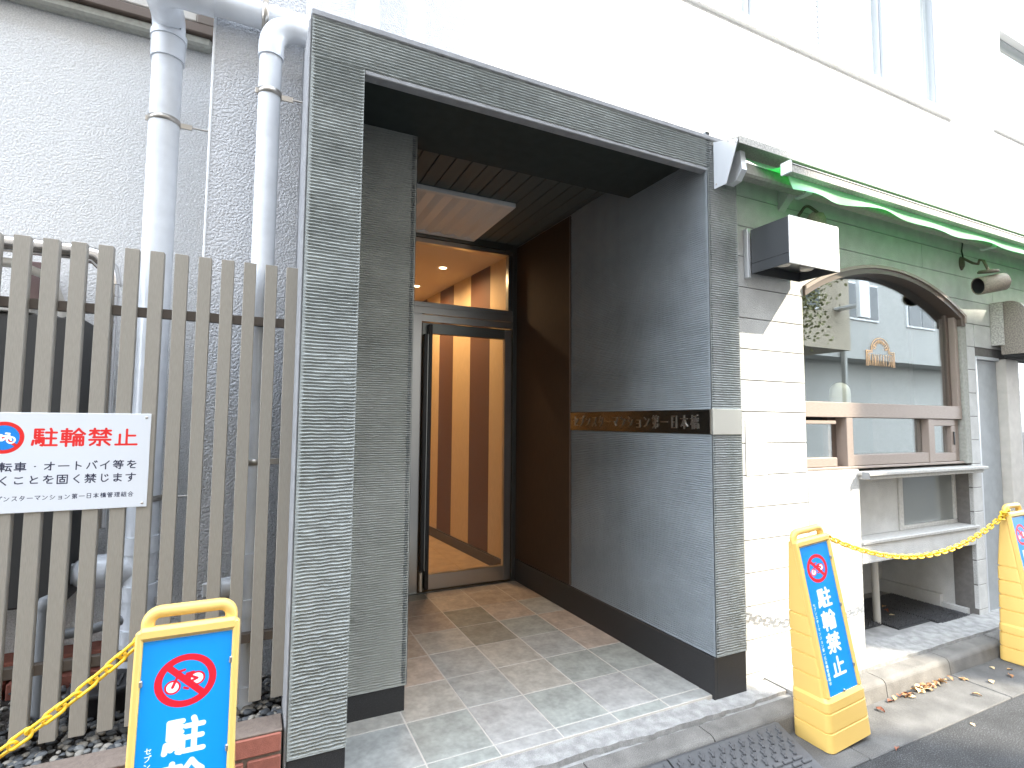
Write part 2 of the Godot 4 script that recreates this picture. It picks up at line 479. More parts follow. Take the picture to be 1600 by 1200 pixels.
func strokes_of(ch: String) -> Array:
	var out := []
	if glyphs.has(ch):
		for s in String(glyphs[ch]).split(";"):
			var line := PackedVector2Array()
			for q in s.split(" "):
				var c := q.split(",")
				line.append(Vector2(float(c[0]), float(c[1])) * 0.01)
			out.append(line)
	return out

func cap(img: Image, a: Vector2, b: Vector2, r: float, c: Color) -> void:
	var x0 := maxi(0, int(minf(a.x, b.x) - r - 1))
	var x1 := mini(img.get_width() - 1, int(maxf(a.x, b.x) + r + 2))
	var y0 := maxi(0, int(minf(a.y, b.y) - r - 1))
	var y1 := mini(img.get_height() - 1, int(maxf(a.y, b.y) + r + 2))
	var d := b - a
	var l := maxf(d.length_squared(), 1e-6)
	for y in range(y0, y1 + 1):
		for x in range(x0, x1 + 1):
			var p := Vector2(x + 0.5, y + 0.5)
			var t := clampf((p - a).dot(d) / l, 0, 1)
			var k := clampf(r - p.distance_to(a + d * t) + 0.5, 0, 1)
			if k > 0.0:
				img.set_pixel(x, y, img.get_pixel(x, y).lerp(c, k))

func ink(img: Image, ch: String, center: Vector2, size: Vector2, width: float, c: Color) -> void:
	for line in strokes_of(ch):
		for i in line.size() - 1:
			cap(img, center + (line[i] - Vector2(0.5, 0.5)) * size, center + (line[i + 1] - Vector2(0.5, 0.5)) * size, width * 0.5, c)

func ring(img: Image, c: Vector2, r0: float, r1: float, col: Color) -> void:
	for y in range(maxi(0, int(c.y - r1 - 2)), mini(img.get_height(), int(c.y + r1 + 2))):
		for x in range(maxi(0, int(c.x - r1 - 2)), mini(img.get_width(), int(c.x + r1 + 2))):
			var d := Vector2(x + 0.5, y + 0.5).distance_to(c)
			var k := clampf(r1 - d + 0.5, 0, 1) * clampf(d - r0 + 0.5, 0, 1)
			if k > 0.0:
				img.set_pixel(x, y, img.get_pixel(x, y).lerp(col, k))

func picture(img: Image, rough: float) -> StandardMaterial3D:
	var m := StandardMaterial3D.new()
	m.albedo_texture = ImageTexture.create_from_image(img)
	m.roughness = rough
	m.texture_repeat = false
	return m

func cycle(img: Image, c: Vector2, s: float, wheel: Color, frame: Color, back: Color) -> void:
	# two wheels, frame, saddle and handlebar of a parked two-wheeler
	for w in [Vector2(-0.62, 0.3), Vector2(0.55, -0.02)]:
		ring(img, c + w * s, 0, 0.4 * s, frame)
		ring(img, c + w * s, 0, 0.3 * s, wheel)
	for l in [[-0.62, 0.3, -0.3, -0.55], [-0.3, -0.55, -0.08, -0.6], [-0.4, -0.3, 0.1, 0.18], [0.1, 0.18, 0.22, -0.32], [0.05, -0.36, 0.36, -0.4], [0.1, 0.18, 0.55, -0.02], [0.22, -0.2, 0.55, -0.02], [-0.38, -0.28, 0.2, -0.22], [-0.05, 0.42, 0.12, 0.5]]:
		cap(img, c + Vector2(l[0], l[1]) * s, c + Vector2(l[2], l[3]) * s, 0.07 * s, frame)

func stand_print() -> StandardMaterial3D:
	var img := Image.create(400, 1400, false, Image.FORMAT_RGB8)
	var blue := Color(0.0, 0.57, 0.91)
	var red := Color(0.90, 0.10, 0.18)
	var white := Color(0.95, 0.96, 0.97)
	img.fill(blue)
	var c := Vector2(196, 232)
	cycle(img, c, 92, white, red, blue)
	ring(img, c, 104, 138, red)
	cap(img, c + Vector2(-84, -84), c + Vector2(84, 84), 16, red)
	for i in 4:
		ink(img, "駐輪禁止"[i], Vector2(204, 520 + i * 214), Vector2(176, 186), 27, white)
	var small := "セブンスタ｜マンション第一日本橋管理組合"
	for i in small.length():
		ink(img, small[i], Vector2(52, 560 + i * 38), Vector2(31, 33), 4.2, white)
	return picture(img, 0.35)

func fence_print() -> StandardMaterial3D:
	var img := Image.create(900, 600, false, Image.FORMAT_RGB8)
	img.fill(Color(0.83, 0.84, 0.855))
	var red := Color(0.86, 0.13, 0.11)
	var navy := Color(0.09, 0.10, 0.2)
	var blue := Color(0.05, 0.5, 0.82)
	var c := Vector2(170, 150)
	ring(img, c, 0, 76, blue)
	cap(img, c + Vector2(-44, -34), c + Vector2(62, 50), 8, red)
	for wq in [Vector2(-36, 14), Vector2(34, 14)]:
		ring(img, c + wq, 13, 23, Color.WHITE)
	for l in [[-36, 14, -6, 16], [-6, 16, 22, -8], [-28, -10, 20, -10], [22, -22, 34, 14], [10, -26, 26, -24], [-6, 16, -18, -8], [-38, -14, -10, -16]]:
		cap(img, c + Vector2(l[0], l[1]), c + Vector2(l[2], l[3]), 5.5, Color.WHITE)
	ring(img, c, 74, 96, red)
	for i in 4:
		ink(img, "駐輪禁止"[i], Vector2(362 + i * 137, 150), Vector2(122, 116), 13, red)
	var l1 := "自転車・オートバイ等を"
	var l2 := "置くことを固く禁じます"
	for i in l1.length():
		ink(img, l1[i], Vector2(118 + i * 69, 326), Vector2(60, 58), 6.2, navy)
		ink(img, l2[i], Vector2(112 + i * 69.6, 408), Vector2(60, 58), 6.2, navy)
	var l3 := "セブンスターマンション第一日本橋管理組合"
	for i in l3.length():
		ink(img, l3[i], Vector2(132 + i * 35.8, 516), Vector2(30, 32), 3.2, navy)
	return picture(img, 0.4)

func quad_uv(st: SurfaceTool, a: Vector3, b: Vector3, c: Vector3, d: Vector3) -> void:
	# a bottom left, b bottom right, c top right, d top left as read
	for v in [[a, 0, 1], [d, 0, 0], [c, 1, 0], [a, 0, 1], [c, 1, 0], [b, 1, 1]]:
		st.set_uv(Vector2(v[1], v[2]))
		st.add_vertex(v[0])

# one raised letter of flat bars, read in the plane of x
func letter(ch: String, size: Vector2, width: float, depth: float, x: Transform3D) -> SurfaceTool:
	var st := nb()
	var k := 0
	for line in strokes_of(ch):
		for i in line.size() - 1:
			var a: Vector2 = (line[i] - Vector2(0.5, 0.5)) * size * Vector2(1, -1)
			var b: Vector2 = (line[i + 1] - Vector2(0.5, 0.5)) * size * Vector2(1, -1)
			var d := (b - a).normalized()
			var y := Basis(Vector3(d.x, d.y, 0), Vector3(-d.y, d.x, 0), Vector3(0, 0, 1))
			var dp := depth + 0.00004 * k
			box(st, Vector3.ZERO, Vector3(a.distance_to(b) + width, width, dp), 0.0, x * Transform3D(y, Vector3((a.x + b.x) * 0.5, (a.y + b.y) * 0.5, dp * 0.5)))
			k += 1
	return st

func _ready() -> void:
	rng.seed = 4711
	noise.seed = 5
	noise.frequency = 0.01
	noise.noise_type = FastNoiseLite.TYPE_SIMPLEX
	# ------------------------------------------------ camera, sky, sun, exposure
	var cam := Camera3D.new()
	cam.name = "camera"
	cam.position = Vector3(0, 1.3, 1.948)
	cam.basis = Basis.from_euler(Vector3(0.06979, -0.44825, 0.00746))
	cam.fov = 71.483
	cam.near = 0.05
	cam.far = 400.0
	add_child(cam)
	cam.current = true
	var env := Environment.new()
	env.background_mode = Environment.BG_SKY
	var skym := ProceduralSkyMaterial.new()
	skym.sky_top_color = Color(0.68, 0.715, 0.765)
	skym.sky_horizon_color = Color(0.87, 0.88, 0.89)
	skym.sky_curve = 0.16
	skym.ground_bottom_color = Color(0.3, 0.3, 0.3)
	skym.ground_horizon_color = Color(0.6, 0.62, 0.64)
	skym.sky_energy_multiplier = SKY
	skym.ground_energy_multiplier = SKY
	env.sky = Sky.new()
	env.sky.sky_material = skym
	env.tonemap_mode = Environment.TONE_MAPPER_LINEAR
	env.tonemap_exposure = EXPO
	env.sdfgi_enabled = true
	env.ssao_enabled = true
	env.ssil_enabled = true
	var we := WorldEnvironment.new()
	we.name = "surroundings"
	we.environment = env
	add_child(we)
	var sun := DirectionalLight3D.new()
	sun.name = "sun"
	sun.light_energy = SUN
	sun.light_color = Color(1.0, 0.96, 0.88)
	sun.light_angular_distance = 0.6
	sun.shadow_enabled = true
	add_child(sun)
	sun.look_at_from_position(Vector3(5.4, 6.46, 5.4), Vector3.ZERO)

	make_materials()
	ground()
	building()
	portal()
	porch()
	lobby()
	fence_corner()
	pipes()
	shop()
	awning()
	shop_fittings()
	street_things()
	opposite()

# ================================================================ the ground
func ground() -> void:
	var st := nb()
	bb(st, -150, 150, -0.4, -0.135, -150, 150)
	struct("ground", st, MT.asphalt)
	st = nb()
	bb(st, -60, 60, -0.134, -0.118, 0.485, 6.0)
	struct("road", st, MT.asphalt)
	# gutter of cast slabs
	var g := Node3D.new()
	g.name = "gutter"
	add_child(g)
	g.set_meta("kind", "structure")
	for i in 16:
		part("gutter_slab", MT.gutter, g, -4.8 + i * 1.2 + 0.002, -3.6 + i * 1.2 - 0.002, -0.134, -0.112 + 0.0006 * (i % 3), 0.21, 0.484 + 0.003 * sin(i * 2.1), 0.004)
	# kerb stones with a rounded front edge
	var k := Node3D.new()
	k.name = "kerb"
	add_child(k)
	k.set_meta("kind", "structure")
	var prof := PackedVector2Array([Vector2(0.112, -0.133), Vector2(0.112, -0.024), Vector2(0.180, -0.026)])
	for i in 6:
		var t := (i + 1) / 6.0 * PI / 2
		prof.append(Vector2(0.180 + 0.030 * sin(t), -0.056 + 0.030 * cos(t)))
	prof.append(Vector2(0.219, -0.133))
	for i in 20:
		var s := nb()
		var x0 := -4.2 + i * 0.6
		var p2 := PackedVector2Array()
		var dy := rng.randf_range(-0.002, 0.002)
		for v in prof:
			p2.append(Vector2(-v.x, v.y + dy))
		# the outline lies in the plane across the kerb and runs along it
		prism(s, p2, 0.594, Transform3D(Basis(Vector3(0, 0, -1), Vector3(0, 1, 0), Vector3(1, 0, 0)), Vector3(x0 + 0.003, 0, 0)))
		put("kerb_stone", s, MT.kerb, k)
	st = nb()
	bb(st, -6, 9, -0.13, -0.036, -0.9, 0.1115)
	struct("kerb_bed", st, MT.concrete)
	# cement skim with a broken edge in front of the threshold
	for run in [[-0.3, 1.985, 0.0, 7], [1.99, 2.42, -0.008, 9]]:
		st = nb()
		var pts := PackedVector2Array()
		var n := int((run[1] - run[0]) / 0.02)
		for i in n + 1:
			var x := lerpf(run[0], run[1], float(i) / n)
			pts.append(Vector2(x, -(0.083 + 0.02 * noise.get_noise_2d(x * 160.0, run[3] * 50.0) + 0.008 * noise.get_noise_2d(x * 900.0, run[3] * 80.0))))
		pts.append(Vector2(run[1], 0.05))
		pts.append(Vector2(run[0], 0.05))
		prism(st, pts, 0.026, Transform3D(Basis(Vector3(1, 0, 0), Vector3(0, 0, -1), Vector3(0, 1, 0)), Vector3(0, -0.036 + run[2], 0)))
		struct("cement_strip", st, MT.cement)
	# worn concrete apron before the shop
	st = nb()
	var ap := PackedVector2Array([Vector2(2.43, 0.1)])
	for i in 90:
		var x := 2.43 + i * 0.05
		ap.append(Vector2(x, -(0.098 + 0.010 * noise.get_noise_2d(x * 120.0, 900.0) + 0.004 * noise.get_noise_2d(x * 700.0, 30.0))))
	ap.append(Vector2(6.88, 0.1))
	prism(st, ap, 0.022, Transform3D(Basis(Vector3(1, 0, 0), Vector3(0, 0, -1), Vector3(0, 1, 0)), Vector3(0, -0.036, 0)))
	struct("pavement", st, MT.cement)
	# tiled floor of the porch
	var f := Node3D.new()
	f.name = "porch_floor"
	add_child(f)
	f.set_meta("kind", "structure")
	part("grout_bed", mat(Vector3(0.63, 0.59, 0.53), 0.9, {"tex": "grain", "ts": 3.0}), f, 0.3, 2.06, -0.035, -0.0016, -2.2, -0.022)
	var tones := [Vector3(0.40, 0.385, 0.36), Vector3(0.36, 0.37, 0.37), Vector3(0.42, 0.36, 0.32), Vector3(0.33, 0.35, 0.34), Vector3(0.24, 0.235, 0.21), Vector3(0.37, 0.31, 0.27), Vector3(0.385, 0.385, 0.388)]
	var tm := []
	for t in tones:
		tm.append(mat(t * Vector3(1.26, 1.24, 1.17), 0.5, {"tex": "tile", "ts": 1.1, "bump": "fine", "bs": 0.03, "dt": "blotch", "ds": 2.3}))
	# rows from the threshold inwards; columns from the left
	var plan := ["1336131", "0136361", "6001033", "0121012", "0250432", "1555421", "2445255", "5354555"]  # tiles differ in tone; back rows chosen darker to take on recess shade
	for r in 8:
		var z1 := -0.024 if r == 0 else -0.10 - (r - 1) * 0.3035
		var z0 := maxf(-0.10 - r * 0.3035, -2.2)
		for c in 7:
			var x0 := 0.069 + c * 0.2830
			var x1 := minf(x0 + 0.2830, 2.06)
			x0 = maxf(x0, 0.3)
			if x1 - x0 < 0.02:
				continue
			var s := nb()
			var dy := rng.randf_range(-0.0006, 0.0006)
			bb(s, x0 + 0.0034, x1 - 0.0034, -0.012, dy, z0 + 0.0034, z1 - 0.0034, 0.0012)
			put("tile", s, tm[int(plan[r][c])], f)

# ================================================================ the white apartment building
func building() -> void:
	var b := thing("apartment_building", "white stuccoed apartment building rising behind the grey entrance and the shop", "building")
	# wall plane behind the drain pipe, the strip beside it, and the wall over the entrance
	part("wall", MT.stucco, b, -6.0, -0.20, -0.1, 9.0, -1.2, -0.8)
	part("wall", MT.stucco_coarse, b, -0.20, 0.132, -0.1, 9.0, -1.2, -0.41)
	part("corner_bead", MT.white_paint, b, -0.206, -0.197, 0.2, 3.3, -0.44, -0.407, 0.002)
	var w := nb()
	bb(w, 0.133, 0.30, 2.662, 9.0, -1.2, -0.41)
	bb(w, 0.30, 2.30, 2.85, 9.0, -1.2, -0.41)
	bb(w, 5.24, 6.13, 2.78, 9.0, -1.2, -0.41)
	bb(w, 7.6, 12, 2.78, 9.0, -1.2, -0.41)
	bb(w, 2.3005, 5.24, 2.78, 3.93, -1.2, -0.411)
	bb(w, 2.30, 5.24, 5.2, 9.0, -1.2, -0.41)
	bb(w, 6.13, 7.6, 2.78, 4.03, -1.2, -0.41)
	bb(w, 6.13, 7.6, 5.1, 9.0, -1.2, -0.41)
	put("wall", w, MT.stucco_fine, b)
	part("roof", MT.concrete, b, -6, 12, 9.0, 9.2, -9, -0.3)
	part("back_wall", MT.stucco, b, -6, 12, -0.1, 9.0, -9.2, -9.0)
	part("side_wall", MT.stucco, b, -6.2, -6.0, -0.1, 9.0, -9.2, -0.8)
	part("side_wall", MT.stucco, b, 12.0, 12.2, -0.1, 9.0, -9.2, -0.41)
	part("floor_slab", MT.concrete, b, -0.2, 12, 2.83, 2.95, -9, -1.2)
	# long window over the shop
	var win := sub("window", b)
	part("frame", MT.white_paint, win, 2.30, 5.24, 3.93, 3.98, -0.52, -0.385, 0.006)
	part("sill", MT.white_paint, win, 2.2, 5.32, 3.912, 3.93, -0.46, -0.388, 0.003)
	part("frame", MT.white_paint, win, 5.17, 5.238, 3.98, 5.2, -0.52, -0.385, 0.006)
	part("sash_edge", MT.sash_grey, win, 5.148, 5.168, 3.98, 5.2, -0.5, -0.44, 0.002)
	part("frame", MT.white_paint, win, 2.302, 2.36, 3.98, 5.2, -0.52, -0.385, 0.006)
	for x in [2.9, 3.6, 4.38]:
		part("mullion", MT.sash_grey, win, x, x + 0.05, 3.98, 5.2, -0.5, -0.42, 0.004)
		part("sash_edge", MT.sash_grey, win, x - 0.022, x - 0.002, 3.98, 5.2, -0.5, -0.44, 0.002)
	for p in [[2.36, 2.9], [2.96, 3.3], [3.66, 4.38], [4.44, 5.17]]:
		part("pane", MT.mirror_pane, win, p[0], p[1], 3.98, 5.2, -0.47, -0.462)
	part("blind", MT.white_paint, win, 2.3, 5.24, 3.9, 5.25, -0.72, -0.70)
	for i in 30:
		part("louver_slat", MT.white_paint, win, 3.3, 3.6, 3.985 + i * 0.04, 4.02 + i * 0.04, -0.455, -0.43, 0.005)
	var w2 := sub("window", b)
	part("sill", MT.white_paint, w2, 6.05, 7.7, 4.012, 4.03, -0.46, -0.388, 0.003)
	part("frame", MT.white_paint, w2, 6.132, 6.19, 4.03, 5.1, -0.52, -0.385, 0.006)
	part("sash_edge", MT.sash_grey, w2, 6.192, 6.23, 4.03, 5.0, -0.5, -0.44, 0.002)
	part("sash_edge", MT.sash_grey, w2, 6.192, 7.59, 5.0, 5.019, -0.5, -0.44, 0.002)
	part("frame", MT.white_paint, w2, 6.19, 7.598, 5.02, 5.098, -0.52, -0.385, 0.006)
	part("pane", MT.mirror_pane, w2, 6.19, 7.6, 4.03, 5.02, -0.47, -0.462)
	part("blind", MT.white_paint, w2, 6.13, 7.6, 4.0, 5.1, -0.72, -0.70)
	# dark sash window at the top left
	var w3 := sub("window", b)
	part("sill", MT.trim, w3, -3.0, -0.24, 2.985, 3.03, -0.80, -0.74, 0.01)
	part("frame", MT.bronze_dark, w3, -3.0, -0.225, 3.03, 3.075, -0.80, -0.72, 0.004)
	part("frame", MT.rail, w3, -0.30, -0.225, 3.075, 4.1, -0.80, -0.72, 0.004)
	part("sash_rail", MT.unit, w3, -3.0, -0.302, 3.095, 3.16, -0.80, -0.745, 0.004)
	part("sash_stile", MT.unit, w3, -0.36, -0.302, 3.16, 4.1, -0.80, -0.745, 0.004)
	part("pane", MT.pane_grey, w3, -3.0, -0.36, 3.16, 4.1, -0.80, -0.775)
	part("latch", MT.black, w3, -0.42, -0.385, 3.13, 3.19, -0.745, -0.735, 0.002)

# ================================================================ the entrance portal
func portal() -> void:
	var p := thing("entrance_portal", "dark grey combed plaster portal framing the recessed apartment entrance", "portal")
	var Lx0 := 0.135; var Lx1 := 0.322; var Rx0 := 2.04; var Rx1 := 2.24
	# cores of the two piers, the lintel and the inner walls
	var lp := part("left_pillar", MT.render, p, Lx0 + 0.001, Lx1 - 0.006, 0.19, 2.602, -0.52, -0.015)
	var rp := part("right_pillar", MT.render, p, Rx0 + 0.012, Rx1 - 0.001, 0.176, 2.602, -0.5, -0.015)
	var li := nb()
	bb(li, Lx0 + 0.001, Rx1 - 0.001, 2.603, 2.752, -0.055, -0.015)
	bb(li, Lx0 + 0.001, Rx1 - 0.001, 2.705, 2.746, -0.409, -0.056)
	var lin := put("lintel", li, MT.render, p)
	put_mesh("combed_face", comb(Vector3(Lx0, 0.19, -0.003), Vector3.RIGHT, Lx1 - Lx0, 2.413, 0.0118, 0.008, [0.014, 0.004, 0.004, 0.0]), MT.comb, lp)
	put_mesh("combed_face", comb(Vector3(Lx0, 2.603, -0.003), Vector3.RIGHT, Rx1 - Lx0, 0.146, 0.0118, 0.012, [0.012, 0.01, 0.0, 0.0]), MT.comb, lin)
	put_mesh("combed_face", comb(Vector3(Rx0, 0.176, -0.003), Vector3.RIGHT, Rx1 - Rx0, 1.066, 0.0118, 0.010, [0.006, 0.008, 0.004, 0.004]), MT.comb, rp)
	put_mesh("combed_face", comb(Vector3(Rx0, 1.370, -0.003), Vector3.RIGHT, Rx1 - Rx0, 1.233, 0.0118, 0.010, [0.006, 0.008, 0.004, 0.0]), MT.comb, rp)
	part("coping", MT.render, p, Lx0 - 0.004, 2.242, 2.749, 2.774, -0.409, 0.002, 0.004)
	part("drip_edge", MT.render, p, Lx1, Rx0, 2.585, 2.6025, -0.052, -0.006, 0.003)
	part("joint_strip", MT.gap, p, Lx0 - 0.003, Lx0 + 0.0005, 0.19, 2.75, -0.41, -0.33)
	part("side_face", MT.render, p, Lx0 - 0.010, Lx0 + 0.0005, 0.0, 2.745, -0.325, -0.012, 0.004)
	part("granite_base", MT.granite, p, Lx0 + 0.002, Lx1 - 0.002, -0.1, 0.188, -0.5, -0.006, 0.002)
	part("granite_base", MT.granite, p, Rx0 + 0.002, Rx1 - 0.002, -0.1, 0.174, -0.5, -0.006, 0.002)
	# the deeper pier on the left
	var ip := part("inner_pillar", MT.render, p, 0.324, 0.652, 0.11, 2.70, -2.2, -0.518)
	put_mesh("combed_face", comb(Vector3(0.31, 0.112, -0.502), Vector3.RIGHT, 0.35, 2.58, 0.0105, 0.012, [0.0, 0.004, 0.004, 0.0], 6.0), MT.comb_lightened, ip)
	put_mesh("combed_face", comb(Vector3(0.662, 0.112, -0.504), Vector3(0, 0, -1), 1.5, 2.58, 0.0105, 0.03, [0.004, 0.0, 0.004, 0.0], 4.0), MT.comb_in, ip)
	part("granite_base", MT.granite, p, 0.318, 0.655, -0.03, 0.11, -2.2, -0.508, 0.002)
	# the long right-hand wall, leaning a little off square
	var a := Vector3(2.034, 0, -0.006)
	var e := Vector3(1.977, 0, -2.09)
	var u := (a - e).normalized()
	var rw := sub("side_wall", p)
	var st := nb()
	var wb := Basis(u, Vector3.UP, u.cross(Vector3.UP))
	var xw := Transform3D(wb, e)
	var L := a.distance_to(e)
	box(st, Vector3(L * 0.5, 1.32, -0.066), Vector3(L, 2.85, 0.10), 0.0, xw)
	box(st, Vector3((L - 0.45) * 0.5, 2.787, -0.066), Vector3(L - 0.45, 0.084, 0.10), 0.0, xw)
	put("backing", st, MT.render, rw)
	var s0 := L - 1.245
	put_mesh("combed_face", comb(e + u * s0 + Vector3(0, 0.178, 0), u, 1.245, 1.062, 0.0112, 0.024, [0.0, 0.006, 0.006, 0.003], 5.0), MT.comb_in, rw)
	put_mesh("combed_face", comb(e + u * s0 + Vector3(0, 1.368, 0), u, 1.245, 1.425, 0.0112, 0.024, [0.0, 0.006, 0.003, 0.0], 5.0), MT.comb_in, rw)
	st = nb()
	box(st, Vector3(s0 * 0.5 - 0.01, 1.48, -0.004), Vector3(s0 - 0.004, 2.6, 0.02), 0.002, xw)
	put("wood_panel", st, MT.wood_panel, rw)
	st = nb()
	box(st, Vector3(s0 - 0.009, 1.48, 0.0), Vector3(0.008, 2.6, 0.016), 0.001, xw)
	put("edge_strip", st, MT.bronze_dark, rw)
	st = nb()
	box(st, Vector3(L * 0.5, 0.07, -0.0), Vector3(L, 0.208, 0.02), 0.002, xw)
	put("granite_skirting", st, MT.granite, rw)
	# polished name plate with raised letters, wrapping round the corner
	var np := thing("name_plate", "polished steel band with raised Japanese lettering across the portal side wall", "name plate")
	st = nb()
	box(st, Vector3(s0 + 0.6215, 1.3035, 0.000), Vector3(1.243, 0.122, 0.012), 0.0015, xw)
	put("band", st, MT.plate, np)
	st = nb()
	bb(st, 2.035, 2.238, 1.2425, 1.3695, -0.01, 0.004, 0.0015)
	put("corner_band", st, MT.plate_end, np)
	var txt := "セブンスターマンション第一日本橋"
	for i in txt.length():
		var at := xw * Vector3(s0 + 0.07 + i * 0.0715, 1.303, 0.0055)
		put("raised_letter", letter(txt[i], Vector2(0.052, 0.074), 0.0050, 0.006, Transform3D(wb, at)), MT.letter, np)

# ================================================================ porch ceiling, light and door
func porch() -> void:
	var c := Node3D.new()
	c.name = "porch_ceiling"
	add_child(c)
	c.set_meta("kind", "structure")
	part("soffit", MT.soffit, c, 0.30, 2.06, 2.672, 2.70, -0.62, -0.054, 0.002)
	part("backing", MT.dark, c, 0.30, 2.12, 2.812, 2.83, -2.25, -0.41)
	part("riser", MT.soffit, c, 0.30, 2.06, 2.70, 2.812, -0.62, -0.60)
	for i in 17:
		var x := 0.40 + i * 0.098
		var s := nb()
		bb(s, x, minf(x + 0.092, 2.05), 2.800, 2.811, -2.2, -0.621, 0.002)
		put("plank", s, MT.plank, c)
	# ceiling light with folded white baffle
	var l := thing("ceiling_light", "white framed ceiling light with folded diffuser under the porch boards", "ceiling light")
	for f in [[0.80, 1.57, -1.315, -1.275], [0.80, 1.57, -2.06, -2.03], [0.80, 0.83, -2.03, -1.315], [1.545, 1.57, -2.03, -1.315]]:
		part("frame", MT.fixture, l, f[0], f[1], 2.768, 2.7995, f[2], f[3], 0.003)
	var st := nb()
	var n := 6
	for i in n:
		var x0 := 0.83 + i * 0.715 / n
		var x1 := x0 + 0.715 / n
		var xm := x0 + 0.62 * 0.715 / n
		for q in [[x0, 2.772, xm, 2.790], [xm, 2.790, x1, 2.772]]:
			face(st, PackedVector3Array([Vector3(q[0], q[1], -2.03), Vector3(q[2], q[3], -2.03), Vector3(q[2], q[3], -1.315), Vector3(q[0], q[1], -1.315)]), Vector3.DOWN)
			face(st, PackedVector3Array([Vector3(q[0], 2.799, -2.03), Vector3(q[2], 2.799, -2.03), Vector3(q[2], 2.799, -1.315), Vector3(q[0], 2.799, -1.315)]), Vector3.UP)
	put("diffuser", st, MT.fixture, l)
	# glazed door in its steel frame
	var d := thing("entrance_door", "glazed steel framed entrance door with tall black pull handle", "door")
	var Z := -2.08
	part("jamb", MT.steel_dark, d, 1.936, 1.974, 0.0, 2.80, Z - 0.05, Z + 0.012, 0.002)
	part("jamb", MT.steel, d, 1.05, 1.15, 0.0, 2.185, Z - 0.05, Z + 0.008, 0.002)
	part("jamb", MT.steel_dark, d, 0.655, 0.70, 0.0, 2.80, Z - 0.05, Z + 0.008, 0.002)
	part("header", MT.steel, d, 0.70, 1.936, 2.135, 2.190, Z - 0.05, Z + 0.012, 0.002)
	part("header", MT.steel, d, 0.70, 1.936, 2.075, 2.131, Z - 0.06, Z + 0.006, 0.002)
	part("transom_rail", MT.steel_dark, d, 0.70, 1.936, 2.745, 2.80, Z - 0.05, Z + 0.012, 0.002)
	part("transom_rail", MT.steel, d, 0.70, 1.936, 2.705, 2.742, Z - 0.05, Z + 0.002, 0.002)
	part("transom_rail", MT.steel, d, 0.70, 1.936, 2.192, 2.232, Z - 0.05, Z + 0.002, 0.002)
	part("transom_stile", MT.steel_dark, d, 1.895, 1.936, 2.232, 2.705, Z - 0.05, Z + 0.002, 0.002)
	part("transom_pane", MT.glass, d, 0.70, 1.895, 2.232, 2.705, Z - 0.028, Z - 0.02)
	part("side_pane", MT.glass, d, 0.70, 1.05, 0.0, 2.075, Z - 0.028, Z - 0.02)
	var leaf := sub("door_leaf", d)
	part("stile", MT.steel, leaf, 1.868, 1.932, 0.012, 2.068, Z - 0.045, Z + 0.000, 0.003)
	part("stile", MT.steel_dark, leaf, 1.155, 1.232, 0.012, 2.068, Z - 0.045, Z + 0.000, 0.003)
	part("rail", MT.steel_dark, leaf, 1.232, 1.868, 1.985, 2.068, Z - 0.044, Z - 0.001, 0.002)
	part("rail", MT.steel, leaf, 1.232, 1.868, 0.012, 0.126, Z - 0.044, Z - 0.001, 0.002)
	part("pane", MT.glass, leaf, 1.232, 1.868, 0.126, 1.985, Z - 0.027, Z - 0.02)
	part("handle", MT.black, leaf, 1.196, 1.226, 0.03, 2.05, Z + 0.004, Z + 0.05, 0.003)
	part("handle", MT.black, leaf, 1.158, 1.186, 0.17, 1.97, Z + 0.006, Z + 0.055, 0.003)
	part("edge_strip", MT.steel, leaf, 1.188, 1.194, 0.17, 1.97, Z + 0.004, Z + 0.05, 0.001)
	part("foot_block", MT.plate_end, leaf, 1.158, 1.176, 0.02, 0.16, Z + 0.01, Z + 0.05, 0.002)
	part("threshold", MT.steel_dark, d, 0.70, 1.974, -0.012, 0.006, Z - 0.06, Z + 0.03, 0.002)

